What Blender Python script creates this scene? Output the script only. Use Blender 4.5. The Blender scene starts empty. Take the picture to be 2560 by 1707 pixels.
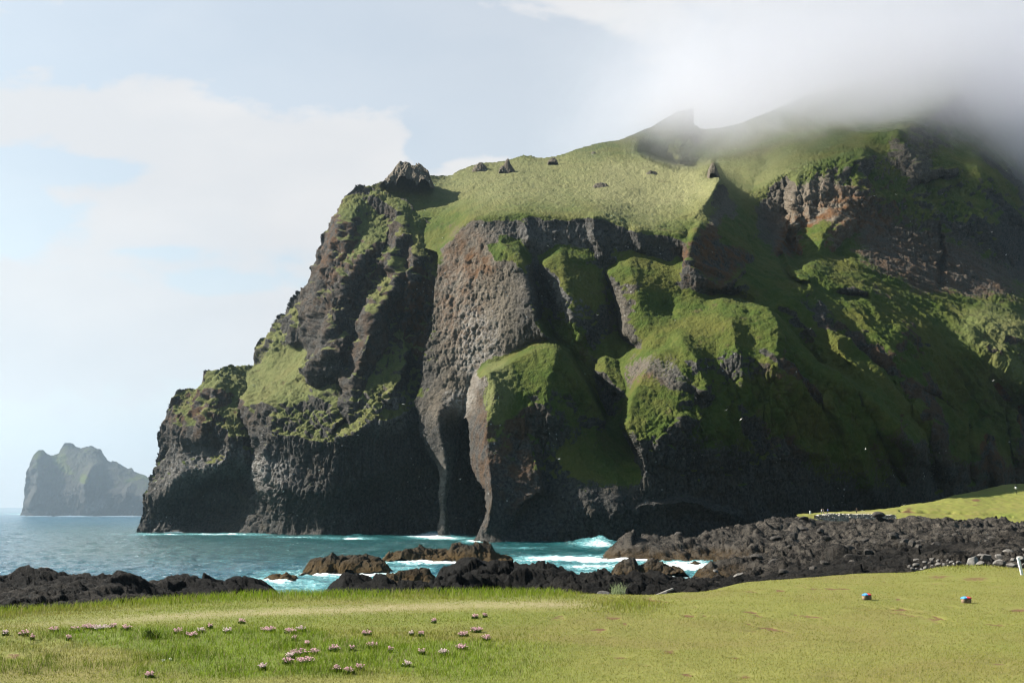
import bpy, math, random
import numpy as np
R = math.radians
# ------------------------------------------------------------------ scene, camera, world, sun, exposure
S = bpy.context.scene
C = S.collection
FPX, CX, CY = 2489.0, 1280.0, 853.5          # the lens in pixels of the 2560 wide photograph (35 mm lens)
EYE = 12.0                                   # metres above the sea
TILT = math.atan((1268.0 - CY) / FPX)
cam_d = bpy.data.cameras.new('camera')
cam_d.sensor_width = 36.0
cam_d.lens = 36.0 * FPX / 2560.0
cam_d.clip_start = 0.1
cam_d.clip_end = 80000
cam = bpy.data.objects.new('camera', cam_d)
C.objects.link(cam)
cam.location = (0, 0, EYE)
cam.rotation_euler = (R(90) + TILT, 0, 0)
S.camera = cam

SUN_EL, SUN_AZ = 37.0, -79.0                 # azimuth measured from +Y towards +X
sun_dir = np.array([math.sin(R(SUN_AZ)) * math.cos(R(SUN_EL)), math.cos(R(SUN_AZ)) * math.cos(R(SUN_EL)), math.sin(R(SUN_EL))])
sun_d = bpy.data.lights.new('sun', 'SUN')
sun_d.energy = 5.0
sun_d.angle = R(0.53)
sun_d.color = (1.0, 0.94, 0.84)
sun = bpy.data.objects.new('sun', sun_d)
C.objects.link(sun)
from mathutils import Vector
sun.rotation_euler = Vector(-sun_dir).to_track_quat('-Z', 'Y').to_euler()
S.view_settings.view_transform = 'Standard'
S.view_settings.look = 'None'
S.view_settings.exposure = 1.9
S.view_settings.gamma = 1.0
S.view_settings.use_curve_mapping = False
S.render.engine = 'CYCLES'
S.cycles.use_denoising = True
S.cycles.denoiser = 'OPENIMAGEDENOISE'
S.cycles.denoising_prefilter = 'ACCURATE'
S.cycles.denoising_input_passes = 'RGB_ALBEDO_NORMAL'
S.cycles.filter_width = 1.2
S.cycles.use_adaptive_sampling = False
S.cycles.max_bounces = 8
S.cycles.diffuse_bounces = 2
S.cycles.glossy_bounces = 2
S.cycles.transmission_bounces = 2
S.cycles.volume_bounces = 6
S.cycles.caustics_reflective = False
S.cycles.caustics_refractive = False


class NT:
    """tiny helper to write node trees"""
    def __init__(s, tree):
        s.t = tree
        s.t.nodes.clear()

    def n(s, kind, ins=None, out=0, **props):
        nd = s.t.nodes.new(kind)
        for k, v in props.items():
            setattr(nd, k, v)
        for k, v in (ins or {}).items():
            sk = nd.inputs[k]
            if hasattr(v, 'is_output') or isinstance(v, bpy.types.NodeSocket):
                s.t.links.new(v, sk)
            else:
                sk.default_value = v
        return nd.outputs[out] if nd.outputs else nd

    def math(s, op, a, b=0.0, c=None, clamp=False):
        ins = {0: a, 1: b}
        if c is not None:
            ins[2] = c
        return s.n('ShaderNodeMath', ins, operation=op, use_clamp=clamp)

    def ramp(s, v, lo, hi, a=0.0, b=1.0, smooth=True):
        return s.n('ShaderNodeMapRange', {'Value': v, 'From Min': lo, 'From Max': hi, 'To Min': a, 'To Max': b},
                   interpolation_type='SMOOTHSTEP' if smooth else 'LINEAR')

    def mix(s, f, a, b, blend='MIX'):
        nd = s.t.nodes.new('ShaderNodeMix')
        nd.data_type = 'RGBA'
        nd.blend_type = blend
        for i, v in ((0, f), (6, a), (7, b)):
            if isinstance(v, bpy.types.NodeSocket):
                s.t.links.new(v, nd.inputs[i])
            else:
                nd.inputs[i].default_value = (tuple(v) + (1.0,))[:4] if i else v
        return nd.outputs[2]

    def noise(s, vec, scale, detail=4.0, rough=0.55, dist=0.0, out=0):
        return s.n('ShaderNodeTexNoise', {'Vector': vec, 'Scale': scale, 'Detail': detail, 'Roughness': rough, 'Distortion': dist}, out=out)

    def attr(s, name, out=2):
        return s.n('ShaderNodeAttribute', out=out, attribute_name=name)


world = bpy.data.worlds.new('World')
S.world = world
world.use_nodes = True
w = NT(world.node_tree)


def build_world():
    d = w.n('ShaderNodeTexCoord', out=0)
    sky = w.n('ShaderNodeTexSky', sky_type='NISHITA', sun_disc=False, sun_elevation=R(SUN_EL),
              sun_rotation=R(SUN_AZ), altitude=10.0, air_density=1.0, dust_density=1.2, ozone_density=2.0)
    sep = w.t.nodes.new('ShaderNodeSeparateXYZ')
    w.t.links.new(d, sep.inputs[0])
    x, y, z = sep.outputs
    ahead = w.math('MAXIMUM', y, 0.05)
    a = w.math('DIVIDE', x, ahead)           # tangent of the bearing
    e = w.math('DIVIDE', z, ahead)           # tangent of the height
    # cloud decks: stretched noise over the direction, thick low in the west, thinner overhead
    cv = w.n('ShaderNodeCombineXYZ', {0: a, 1: w.math('MULTIPLY', e, 2.1), 2: 0.37})
    n1 = w.noise(cv, 2.6, 7.0, 0.55, 0.5)
    n2 = w.noise(cv, 9.0, 6.0, 0.6, 0.3)
    n3 = w.noise(cv, 24.0, 6.0, 0.62, 0.2)
    tot = w.math('ADD', w.math('MULTIPLY', n1, 1.0), w.math('ADD', w.math('MULTIPLY', n2, 0.55), w.math('MULTIPLY', w.math('SUBTRACT', n3, 0.5), 0.30)))
    tot = w.math('SUBTRACT', tot, 0.155)

    def blob(cu, cv_, ru, rv, amt):
        aa = (cu - CX) / FPX
        ee = (1268.0 - cv_) / FPX
        du = w.math('DIVIDE', w.math('SUBTRACT', a, aa), ru / FPX)
        dv = w.math('DIVIDE', w.math('SUBTRACT', e, ee), rv / FPX)
        r2 = w.math('ADD', w.math('MULTIPLY', du, du), w.math('MULTIPLY', dv, dv))
        return w.math('MULTIPLY', w.math('EXPONENT', w.math('MULTIPLY', r2, -1.0)), amt)
    for b in BLOBS:
        tot = w.math('ADD', tot, blob(*b))
    cm = w.ramp(tot, 0.42, 0.80)
    # shading inside the clouds
    cs = w.noise(cv, 4.0, 5.0, 0.5, 0.2)
    ccol = w.mix(w.ramp(cs, 0.35, 0.65), (0.96, 0.98, 1.01), (1.04, 1.04, 1.05))
    front = w.ramp(y, 0.25, 0.7)
    high = w.ramp(e, 1.1, 0.6)
    cm = w.math('MULTIPLY', w.math('MULTIPLY', cm, front), high)
    sky = w.mix(1.0, sky, (0.90, 0.95, 0.82), 'MULTIPLY')
    bg1 = w.n('ShaderNodeBackground', {'Color': sky, 'Strength': SKY_STR})
    bg2 = w.n('ShaderNodeBackground', {'Color': ccol, 'Strength': CLOUD_STR})
    # thin veil of high cloud that whitens the blue ahead
    veil = w.math('MULTIPLY', w.math('MULTIPLY', front, high), 0.62)
    veil = w.math('ADD', veil, w.math('MULTIPLY', w.ramp(e, 0.30, 0.0), 0.36))
    cmv = w.math('MAXIMUM', cm, veil)
    sh = w.t.nodes.new('ShaderNodeMixShader')
    w.t.links.new(cmv, sh.inputs[0])
    w.t.links.new(bg1.node.outputs[0] if hasattr(bg1, 'node') else bg1.outputs[0], sh.inputs[1])
    w.t.links.new(bg2, sh.inputs[2])
    out = w.t.nodes.new('ShaderNodeOutputWorld')
    w.t.links.new(sh.outputs[0], out.inputs['Surface'])


SKY_STR, CLOUD_STR = 0.06, 0.224
BLOBS = [  # u, v, radius u, radius v, amount (photo pixels turned into directions)
    (130, 250, 330, 90, 0.42), (520, 350, 260, 80, 0.36), (560, 500, 480, 90, 0.36), (250, 860, 900, 200, 0.34), (900, 370, 120, 90, 0.34),
    (1220, 400, 130, 45, 0.34), (2200, 60, 700, 260, 0.40), (700, 60, 800, 100, -0.34), (150, 395, 240, 32, -0.34),
    (520, 705, 120, 28, -0.36), (1060, 350, 60, 80, -0.3), (1400, 240, 300, 120, -0.34), (20, 560, 120, 60, -0.34), (330, 620, 140, 20, -0.2)]
build_world()
# ------------------------------------------------------------------ numeric helpers
def ray(u, v):
    dx = (np.asarray(u, float) - CX) / FPX
    dy = (CY - np.asarray(v, float)) / FPX
    ct, st = math.cos(TILT), math.sin(TILT)
    Y = ct - st * dy
    Z = st + ct * dy
    return dx / Y, Z / Y                     # x and z per metre of Y


def place(u, v, D):
    """world point seen at photo pixel u,v and standing D metres ahead"""
    a, b = ray(u, v)
    return a * D, D + 0 * a, EYE + b * D


def sea_at(u, v):
    a, b = ray(u, v)
    D = -EYE / b
    return float(a * D), float(D)


def hash3(ix, iy, iz, seed=0):
    h = (ix.astype(np.int64) * 374761393 + iy.astype(np.int64) * 668265263 + iz.astype(np.int64) * 2147483647 + seed * 974711) & 0xFFFFFFFF
    h = (h ^ (h >> 13)) * 1274126177 & 0xFFFFFFFF
    h = (h ^ (h >> 16)) * 2246822519 & 0xFFFFFFFF
    return (h ^ (h >> 15)) & 0xFFFFFFFF


def h01(*a):
    return hash3(*a) / 4294967295.0


def vnoise(x, y, z, seed=0):
    fx, fy, fz = np.floor(x), np.floor(y), np.floor(z)
    tx, ty, tz = x - fx, y - fy, z - fz
    ix, iy, iz = fx.astype(np.int64), fy.astype(np.int64), fz.astype(np.int64)
    tx = tx * tx * tx * (tx * (tx * 6 - 15) + 10)
    ty = ty * ty * ty * (ty * (ty * 6 - 15) + 10)
    tz = tz * tz * tz * (tz * (tz * 6 - 15) + 10)
    r = 0
    for i in (0, 1):
        wx = tx if i else 1 - tx
        for j in (0, 1):
            wy = ty if j else 1 - ty
            for k in (0, 1):
                wz = tz if k else 1 - tz
                r = r + h01(ix + i, iy + j, iz + k, seed) * wx * wy * wz
    return r * 2 - 1


def fbm(x, y, z, octv=4, seed=0, gain=0.5, ridged=False):
    s = 0
    amp = 1.0
    tot = 0
    for o in range(octv):
        n = vnoise(x, y, z, seed + o * 17)
        if ridged:
            n = 1 - 2 * np.abs(n)
        s = s + n * amp
        tot += amp
        amp *= gain
        # rotate a little so lattices do not line up
        x, y, z = (x * 1.62 + y * 1.22) + 5.2, (y * 1.62 - x * 1.22) + 1.3, z * 2.03 + 7.7
    return s / tot


def worley(x, y, z, seed=0):
    """distance to nearest and second feature, random value and offset of the nearest cell"""
    fx, fy, fz = np.floor(x).astype(np.int64), np.floor(y).astype(np.int64), np.floor(z).astype(np.int64)
    f1 = np.full(x.shape, 9.0)
    f2 = np.full(x.shape, 9.0)
    rv = np.zeros(x.shape)
    ox = np.zeros(x.shape)
    oy = np.zeros(x.shape)
    oz = np.zeros(x.shape)
    for i in (-1, 0, 1):
        for j in (-1, 0, 1):
            for k in (-1, 0, 1):
                cx, cy, cz = fx + i, fy + j, fz + k
                h = hash3(cx, cy, cz, seed)
                dx = cx + (h & 1023) / 1023.0 - x
                dy = cy + ((h >> 10) & 1023) / 1023.0 - y
                dz = cz + ((h >> 20) & 1023) / 1023.0 - z
                d = dx * dx + dy * dy + dz * dz
                m = d < f1
                f2 = np.where(m, f1, np.minimum(f2, d))
                f1 = np.where(m, d, f1)
                rv = np.where(m, ((h * 7919) & 65535) / 65535.0, rv)
                ox = np.where(m, dx, ox)
                oy = np.where(m, dy, oy)
                oz = np.where(m, dz, oz)
    return np.sqrt(f1), np.sqrt(f2), rv, ox, oy, oz


def worley2(x, y, seed=0):
    fx, fy = np.floor(x).astype(np.int64), np.floor(y).astype(np.int64)
    z0 = np.zeros_like(fx)
    f1 = np.full(x.shape, 9.0)
    f2 = np.full(x.shape, 9.0)
    rv = np.zeros(x.shape)
    ox = np.zeros(x.shape)
    oy = np.zeros(x.shape)
    for i in (-1, 0, 1):
        for j in (-1, 0, 1):
            cx, cy = fx + i, fy + j
            h = hash3(cx, cy, z0, seed)
            dx = cx + (h & 1023) / 1023.0 - x
            dy = cy + ((h >> 10) & 1023) / 1023.0 - y
            d = dx * dx + dy * dy
            m = d < f1
            f2 = np.where(m, f1, np.minimum(f2, d))
            f1 = np.where(m, d, f1)
            rv = np.where(m, ((h * 7919) & 65535) / 65535.0, rv)
            ox = np.where(m, dx, ox)
            oy = np.where(m, dy, oy)
    return np.sqrt(f1), np.sqrt(f2), rv, ox, oy


def sstep(x, a, b):
    t = np.clip((x - a) / (b - a), 0, 1)
    return t * t * (3 - 2 * t)


def blur(a, r):
    """three box blurs"""
    r = int(r)
    if r < 1:
        return a
    for _ in range(3):
        for ax in (0, 1):
            p = [(0, 0), (0, 0)]
            p[ax] = (r + 1, r)
            c = np.cumsum(np.pad(a, p, mode='edge'), axis=ax)
            n = a.shape[ax]
            if ax == 0:
                a = (c[2 * r + 1:2 * r + 1 + n] - c[0:n]) / (2 * r + 1)
            else:
                a = (c[:, 2 * r + 1:2 * r + 1 + n] - c[:, 0:n]) / (2 * r + 1)
    return a


def in_poly(px, py, poly):
    ins = np.zeros(px.shape, bool)
    n = len(poly)
    for i in range(n):
        x0, y0 = poly[i][:2]
        x1, y1 = poly[(i + 1) % n][:2]
        if y0 == y1:
            continue
        c = ((y0 > py) != (y1 > py)) & (px < (x1 - x0) * (py - y0) / (y1 - y0) + x0)
        ins ^= c
    return ins


def seg_dist(px, py, pts):
    """distance to a polyline, side (+ = right of its direction), interpolated third value"""
    best = np.full(px.shape, 1e9)
    side = np.zeros(px.shape)
    val = np.zeros(px.shape)
    for a, b in zip(pts[:-1], pts[1:]):
        dx, dy = b[0] - a[0], b[1] - a[1]
        L2 = dx * dx + dy * dy + 1e-9
        t = np.clip(((px - a[0]) * dx + (py - a[1]) * dy) / L2, 0, 1)
        ex, ey = px - a[0] - t * dx, py - a[1] - t * dy
        d = np.hypot(ex, ey)
        m = d < best
        best = np.where(m, d, best)
        side = np.where(m, dx * ey - dy * ex, side)
        va = a[2] if len(a) > 2 else 0
        vb = b[2] if len(b) > 2 else 0
        val = np.where(m, va + (vb - va) * t, val)
    return best, side, val


def solve_lines(x0, y0, nx, ny, st, lines):
    """stretch a smooth sheet (membrane) through depth lines drawn on the grid"""
    levels = [32, 16, 8, 4, 2, 1]
    f = None
    for lv in levels:
        w_, h_ = max(2, -(-nx // lv)), max(2, -(-ny // lv))
        acc = np.zeros((h_, w_))
        cnt = np.zeros((h_, w_))
        for L in lines:
            for a, b in zip(L[:-1], L[1:]):
                n = int(max(abs(b[0] - a[0]), abs(b[1] - a[1])) / (st * lv) * 2) + 2
                t = np.linspace(0, 1, n)
                gx = ((a[0] + (b[0] - a[0]) * t - x0) / (st * lv)).astype(int)
                gy = ((a[1] + (b[1] - a[1]) * t - y0) / (st * lv)).astype(int)
                ok = (gx >= 0) & (gx < w_) & (gy >= 0) & (gy < h_)
                np.add.at(acc, (gy[ok], gx[ok]), (a[2] + (b[2] - a[2]) * t)[ok])
                np.add.at(cnt, (gy[ok], gx[ok]), 1)
        fix = cnt > 0
        val = np.where(fix, acc / np.maximum(cnt, 1), 0)
        if f is None:
            f = np.full((h_, w_), val[fix].mean())
        else:
            yi = np.clip((np.arange(h_) * 0.5 - 0.25), 0, f.shape[0] - 1)
            xi = np.clip((np.arange(w_) * 0.5 - 0.25), 0, f.shape[1] - 1)
            ya, xa = np.minimum(yi.astype(int), f.shape[0] - 2), np.minimum(xi.astype(int), f.shape[1] - 2)
            ya, xa = np.maximum(ya, 0), np.maximum(xa, 0)
            ty, tx = (yi - ya)[:, None], (xi - xa)[None]
            f = (f[ya][:, xa] * (1 - ty) * (1 - tx) + f[ya + 1][:, xa] * ty * (1 - tx) + f[ya][:, xa + 1] * (1 - ty) * tx + f[ya + 1][:, xa + 1] * ty * tx)
        for _ in range(260 if lv > 4 else (120 if lv > 1 else 30)):
            p = np.pad(f, 1, mode='edge')
            g = 0.25 * (p[:-2, 1:-1] + p[2:, 1:-1] + p[1:-1, :-2] + p[1:-1, 2:])
            f = np.where(fix, val, g)
    return f


# ------------------------------------------------------------------ object helpers
def mesh_np(name, V, F, mat=None, attrs=None, smooth=True, parent=None):
    """mesh from numpy arrays; F is (n,3) or (n,4)"""
    me = bpy.data.meshes.new(name)
    V = np.ascontiguousarray(V, np.float32)
    F = np.ascontiguousarray(F, np.int32)
    k = F.shape[1]
    me.vertices.add(len(V))
    me.vertices.foreach_set('co', V.ravel())
    me.loops.add(F.size)
    me.loops.foreach_set('vertex_index', F.ravel())
    me.polygons.add(len(F))
    me.polygons.foreach_set('loop_start', np.arange(0, F.size, k, dtype=np.int32))
    if smooth:
        me.polygons.foreach_set('use_smooth', np.ones(len(F), bool))
    for kk, a in (attrs or {}).items():
        a = np.ascontiguousarray(a, np.float32)
        if a.ndim == 2:
            at = me.attributes.new(kk, 'FLOAT_VECTOR', 'POINT')
            at.data.foreach_set('vector', a.ravel())
        else:
            at = me.attributes.new(kk, 'FLOAT', 'POINT')
            at.data.foreach_set('value', a)
    me.update(calc_edges=True)
    if mat:
        me.materials.append(mat)
    o = bpy.data.objects.new(name, me)
    C.objects.link(o)
    if parent:
        o.parent = parent
    return o


def tag(o, label=None, cat=None, group=None, kind=None):
    if label:
        o['label'] = label
    if cat:
        o['category'] = cat
    if group:
        o['group'] = group
    if kind:
        o['kind'] = kind
    return o


def empty(name, loc=(0, 0, 0), rz=0.0):
    o = bpy.data.objects.new(name, None)
    C.objects.link(o)
    o.location = loc
    o.rotation_euler = (0, 0, rz)
    return o


def new_mat(name):
    m = bpy.data.materials.new(name)
    m.use_nodes = True
    return m, NT(m.node_tree)


def finish(n, bsdf, vol=None):
    out = n.t.nodes.new('ShaderNodeOutputMaterial')
    n.t.links.new(bsdf, out.inputs['Surface'])


def grid_faces(mask):
    """quads of a (ny,nx) grid whose four corners are in mask; returns index map and faces"""
    ny, nx = mask.shape
    idx = np.full((ny, nx), -1)
    idx[mask] = np.arange(mask.sum())
    q = np.stack([idx[:-1, :-1], idx[1:, :-1], idx[1:, 1:], idx[:-1, 1:]], -1).reshape(-1, 4)
    return idx, q[(q >= 0).all(1)]
# ------------------------------------------------------------------ cliff and mountain material
def cliff_material(name):
    m, n = new_mat(name)
    pos = n.n('ShaderNodeNewGeometry', out=0)
    rock, rust, guano_lit, dry = (n.attr(k) for k in ('rock', 'rust', 'guano_lit', 'dry'))
    nz1 = n.noise(pos, 0.16, 6.0, 0.65)
    nz2 = n.noise(pos, 0.9, 5.0, 0.65)
    nz3 = n.noise(pos, 0.045, 4.0, 0.55)
    # grass: fresh green, olive, straw
    g = n.mix(n.ramp(nz1, 0.35, 0.68), (0.031, 0.049, 0.007), (0.053, 0.065, 0.013))
    g = n.mix(n.ramp(nz3, 0.42, 0.66), g, (0.062, 0.064, 0.014))
    g = n.mix(n.math('MULTIPLY', dry, n.ramp(nz1, 0.2, 0.6, 0.7, 1.0)), g, (0.140, 0.138, 0.064))
    g = n.mix(n.ramp(nz2, 0.45, 0.75, 0.0, 0.45), g, (0.020, 0.034, 0.006))
    scar = n.ramp(n.math('ADD', n.math('MULTIPLY', n.noise(pos, 0.11, 6.0, 0.7), 0.8), n.math('MULTIPLY', nz2, 0.3)), 0.62, 0.72)
    g = n.mix(n.math('MULTIPLY', scar, 0.8), g, (0.060, 0.048, 0.022))
    # rock: dark basalt, brown, lichen
    r = n.mix(n.ramp(nz2, 0.3, 0.7), (0.013, 0.014, 0.015), (0.056, 0.053, 0.048))
    warm = n.attr('warm')
    r = n.mix(n.math('MULTIPLY', warm, n.ramp(nz2, 0.3, 0.6, 0.35, 1.0)), r, (0.110, 0.092, 0.070))  # paler rock, brightness of the sunlit faces put into the colour
    r = n.mix(n.ramp(nz1, 0.45, 0.72, 0.0, 0.55), r, (0.044, 0.036, 0.025))
    ru = n.math('MULTIPLY', rust, n.ramp(nz1, 0.38, 0.62))
    r = n.mix(ru, r, (0.075, 0.034, 0.012))
    pale = n.math('MULTIPLY', guano_lit, n.ramp(n.noise(pos, 0.55, 5.0, 0.7), 0.36, 0.62))  # bird droppings, plus a pale tone painted on the sunlit elephant face
    r = n.mix(pale, r, (0.26, 0.25, 0.24))
    # white droppings on ledges: small flecks
    fl = n.n('ShaderNodeTexVoronoi', {'Vector': pos, 'Scale': 0.32, 'Randomness': 1.0}, out=0)
    fm = n.math('MULTIPLY', n.ramp(fl, 0.16, 0.08), n.ramp(n.noise(pos, 0.05, 2.0), 0.52, 0.66))
    r = n.mix(n.math('MULTIPLY', fm, 0.55), r, (0.34, 0.34, 0.33))
    # ragged border between grass and rock
    f = n.math('ADD', rock, n.math('MULTIPLY', n.math('SUBTRACT', nz1, 0.5), 0.9))
    f = n.math('ADD', f, n.math('MULTIPLY', n.math('SUBTRACT', nz2, 0.5), 0.9))
    f = n.ramp(f, 0.38, 0.62)
    col = n.mix(f, g, r)
    hb = n.math('ADD', n.math('MULTIPLY', nz2, 1.0), n.math('MULTIPLY', n.noise(pos, 2.4, 3.0, 0.6), 0.35))
    bump = n.n('ShaderNodeBump', {'Strength': 0.85, 'Distance': 1.3, 'Height': hb})
    b = n.n('ShaderNodeBsdfPrincipled', {'Base Color': col, 'Roughness': 0.95, 'Specular IOR Level': 0.08, 'Normal': bump})
    finish(n, b)
    return m


MAT_CLIFF = cliff_material('cliff_rock_and_turf')


def edge(pts, wd=3.0):
    """two depth lines either side of a step; (u, v, depth left/below, depth right/above) drawn downwards/rightwards"""
    A, B = [], []
    n = len(pts)
    for i, p in enumerate(pts):
        q0, q1 = pts[max(0, i - 1)], pts[min(n - 1, i + 1)]
        dx, dy = q1[0] - q0[0], q1[1] - q0[1]
        L = math.hypot(dx, dy)
        nx, ny = -dy / L, dx / L
        A.append((p[0] + nx * wd, p[1] + ny * wd, p[2]))
        B.append((p[0] - nx * wd, p[1] - ny * wd, p[3]))
    return [A, B]


def relief(name, poly, lines, ridges, paint, st=1.7, soft=2, seed=0, mat=None, rough=1.0, slope=(0.22, 0.58), cols=0.5, base_rough=0.0):
    """rock face standing in the world: depth lines stretched into a sheet, ribs and gullies added, then broken up"""
    us = [p[0] for p in poly]
    vs = [p[1] for p in poly]
    x0, x1, y0, y1 = min(us) - 4, max(us) + 4, min(vs) - 4, max(vs) + 4
    nx, ny = int((x1 - x0) / st) + 1, int((y1 - y0) / st) + 1
    U, V = np.meshgrid(x0 + st * (np.arange(nx) + 0.5), y0 + st * (np.arange(ny) + 0.5))
    allL = [list(poly) + [poly[0]]] + lines
    D = solve_lines(x0, y0, nx, ny, st, allL)
    D = blur(D, soft)
    # organic wobble so that ribs do not run dead straight
    wu = 12 * fbm(U / 45, V / 45, 0 * U + seed, 4, seed + 3)
    wv = 12 * fbm(U / 45, V / 45, 0 * U + seed + 9.5, 4, seed + 5)
    for r in ridges:
        pts, wl, wr, pw = r
        big = max(wl, wr) + 30
        xa, xb = min(p[0] for p in pts) - big, max(p[0] for p in pts) + big
        ya, yb = min(p[1] for p in pts) - big, max(p[1] for p in pts) + big
        i0, i1 = max(0, int((ya - y0) / st)), min(ny, int((yb - y0) / st) + 1)
        j0, j1 = max(0, int((xa - x0) / st)), min(nx, int((xb - x0) / st) + 1)
        if i1 <= i0 or j1 <= j0:
            continue
        s = np.s_[i0:i1, j0:j1]
        d, sd, h = seg_dist(U[s] + wu[s], V[s] + wv[s], pts)
        wdt = np.where(sd > 0, wl, wr)       # drawn downwards: positive side is image left
        D[s] -= h * np.clip(1 - d / wdt, 0, 1) ** pw
    X, Y, Z = place(U, V, D)
    P = np.stack([X, Y, Z], -1)

    def normals(P):
        du = np.gradient(P, axis=1)
        dv = np.gradient(P, axis=0)
        nrm = np.cross(dv, du)
        nrm /= np.linalg.norm(nrm, axis=-1, keepdims=True) + 1e-9
        return nrm
    Ps = np.stack([blur(P[..., i], 3) for i in range(3)], -1)
    N = normals(Ps)
    steep = 1 - sstep(N[..., 2], slope[0], slope[1])     # 1 on walls, 0 on slopes where turf holds
    F = {k: np.zeros_like(D) for k in ('rock', 'rust', 'guano_lit', 'dry', 'rough', 'block', 'flute', 'strata', 'patch', 'cols', 'warm')}
    F['rough'] += base_rough + steep * 0.7
    for p in paint:
        k, u, v, ru, rv, amt = p[:6]
        rot = R(p[6]) if len(p) > 6 else 0
        du, dv = U + 2.0 * wu - u, V + 2.0 * wv - v
        a, b = (du * math.cos(rot) + dv * math.sin(rot)) / ru, (dv * math.cos(rot) - du * math.sin(rot)) / rv
        F[k] += amt * np.exp(-(a * a + b * b) ** 2)
    # crags: bare rock breaks up the surface, turf only swells it
    rk = np.clip(F['rough'] + 0.25 * fbm(X / 9, Y / 9, Z / 9, 3, seed + 40), 0.0, 1.7)
    big = fbm(X / 34, Y / 34, Z / 42, 3, seed + 1)
    crag = fbm(X / 24, Y / 24, Z / 34, 5, seed + 12, 0.55, True)
    mid = fbm(X / 9, Y / 9, Z / 13, 4, seed + 2, 0.6, True)
    f1, f2, rv, ox, oy, oz = worley(X / 4.2 + mid * .3, Y / 4.2, Z * cols / 4.2 + big * .5, seed + 3)
    g1, g2, rv2, ox2, oy2, oz2 = worley(X / 1.9 + mid * .2, Y / 1.9, Z * cols / 1.9 + mid * .2, seed + 4)
    blocks = (rv - 0.5) * 1.3 + (ox * (rv - .5) + oz * (rv2 - .5)) * 2.0 - 1.0 * np.exp(-((f2 - f1) / 0.12) ** 2)
    small = (rv2 - 0.5) * 1.1 + (ox2 * (rv2 - .5)) * 1.0 - 0.6 * np.exp(-((g2 - g1) / 0.16) ** 2)
    crg = np.clip(F['rough'] - 0.75, 0, 1)               # only the wildest rock gets the big crags
    blk = 1 + np.clip(F['block'], -0.7, 2)
    # basalt columns: narrow upright ribs that lean with the noise
    cw = X + 0.7 * Y + 2.5 * big
    c1, c2, crv, cox, coy = worley2(cw / 1.5, Z / 16 + 0.6 * mid, seed + 21)
    colm = (crv - 0.5) * 1.1 + 0.9 * cox - 0.7 * np.exp(-((c2 - c1) / 0.2) ** 2)
    vary = 0.35 + 1.15 * sstep(fbm(X / 26, Y / 26, Z / 30, 3, seed + 44), -0.3, 0.35)
    blocks, small = blocks * vary, small * (0.4 + 0.6 * vary)
    rockd = 1.6 * big + 6.5 * crg * crag + 1.6 * mid * (0.75 + 0.6 * crg) + 0.75 * blocks * (0.8 + 0.2 * blk) + 0.5 * small * blk ** 1.4 + np.clip(F['cols'], 0, 1.5) * 0.75 * colm
    turf = 1.2 * big + 0.55 * fbm(X / 5, Y / 5, Z / 5, 3, seed + 8) + 0.50 * fbm(X / 1.7, Y / 1.7, Z / 1.7, 3, seed + 9)
    k1 = np.clip(rk, 0, 1)
    disp = rough * rockd * k1 + turf * (1 - k1) + k1 * (1 - k1) * 1.2 * mid
    # gullies that follow the fall line of the long slope, and lava beds that dip to the east
    acr = X + 0.85 * Z
    fl = fbm(acr / 22 + 0.5 * big, Z / 95, 0 * X + seed, 4, seed + 30, 0.55, True)
    disp = disp + np.clip(F['flute'], 0, 1.5) * (4.2 * fl + 1.2 * mid)
    bed = Z + 0.42 * X + 5 * big
    bd = fbm(bed / 6.5, X / 60, 0 * X + 4, 3, seed + 33, 0.6) + 0.5 * vnoise(bed / 1.7, X / 30, 0 * X, seed + 34)
    disp = disp + np.clip(F['strata'], 0, 1.5) * 2.6 * bd
    pz = fbm(acr / 16, Z / 34, Y / 60, 4, seed + 36)
    F['rock'] += np.clip(F['patch'], 0, 1) * 1.3 * sstep(pz, 0.12, 0.30)
    disp = disp + np.clip(F['patch'], 0, 1) * sstep(pz, 0.12, 0.30) * (0.9 * mid + 0.15 * blocks)
    # the sea keeps the foot of the cliff bare
    F['rock'] += 1.6 * sstep(Z + 3 * big, 16, 6)
    P = P + N * disp[..., None]
    # turf keeps to ledges and slopes of the broken surface
    N1 = normals(np.stack([blur(P[..., i], 1) for i in range(3)], -1))
    bare = 1 - sstep(N1[..., 2] * 0.62 + N[..., 2] * 0.38, slope[0], slope[1])
    F['rock'] += bare
    mask = in_poly(U, V, poly)
    idx, Fq = grid_faces(mask)
    at = {k: np.clip(F[k], -1, 2)[mask] for k in ('rust', 'guano_lit', 'dry', 'rock', 'warm')}
    return mesh_np(name, P[mask], Fq, mat or MAT_CLIFF, at)


# ------------------------------------------------------------------ the western headland (left of the elephant)
HEAD_POLY = [(923, 466, 550), (863, 496, 548), (852, 520, 545), (832, 560, 540), (815, 608, 535), (804, 636, 532), (782, 676, 530), (788, 696, 528),
             (782, 716, 527), (732, 748, 536), (716, 772, 536), (696, 800, 536), (684, 824, 535), (648, 860, 534), (642, 896, 530), (634, 916, 528),
             (608, 920, 525), (568, 918, 518), (520, 932, 515), (492, 962, 512), (444, 976, 510), (434, 998, 508), (428, 1016, 507), (414, 1068, 505),
             (398, 1096, 504), (388, 1152, 501), (374, 1212, 498), (362, 1272, 495), (344, 1334, 492),
             (420, 1332, 487), (530, 1336, 482), (650, 1342, 464), (800, 1345, 442), (900, 1344, 444), (1020, 1341, 450), (1100, 1342, 452), (1235, 1348, 452),
             (1235, 600, 512), (1123, 592, 503), (1100, 572, 510), (1067, 552, 520), (1040, 532, 527), (1015, 504, 533), (980, 494, 538), (940, 478, 545)]
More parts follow.
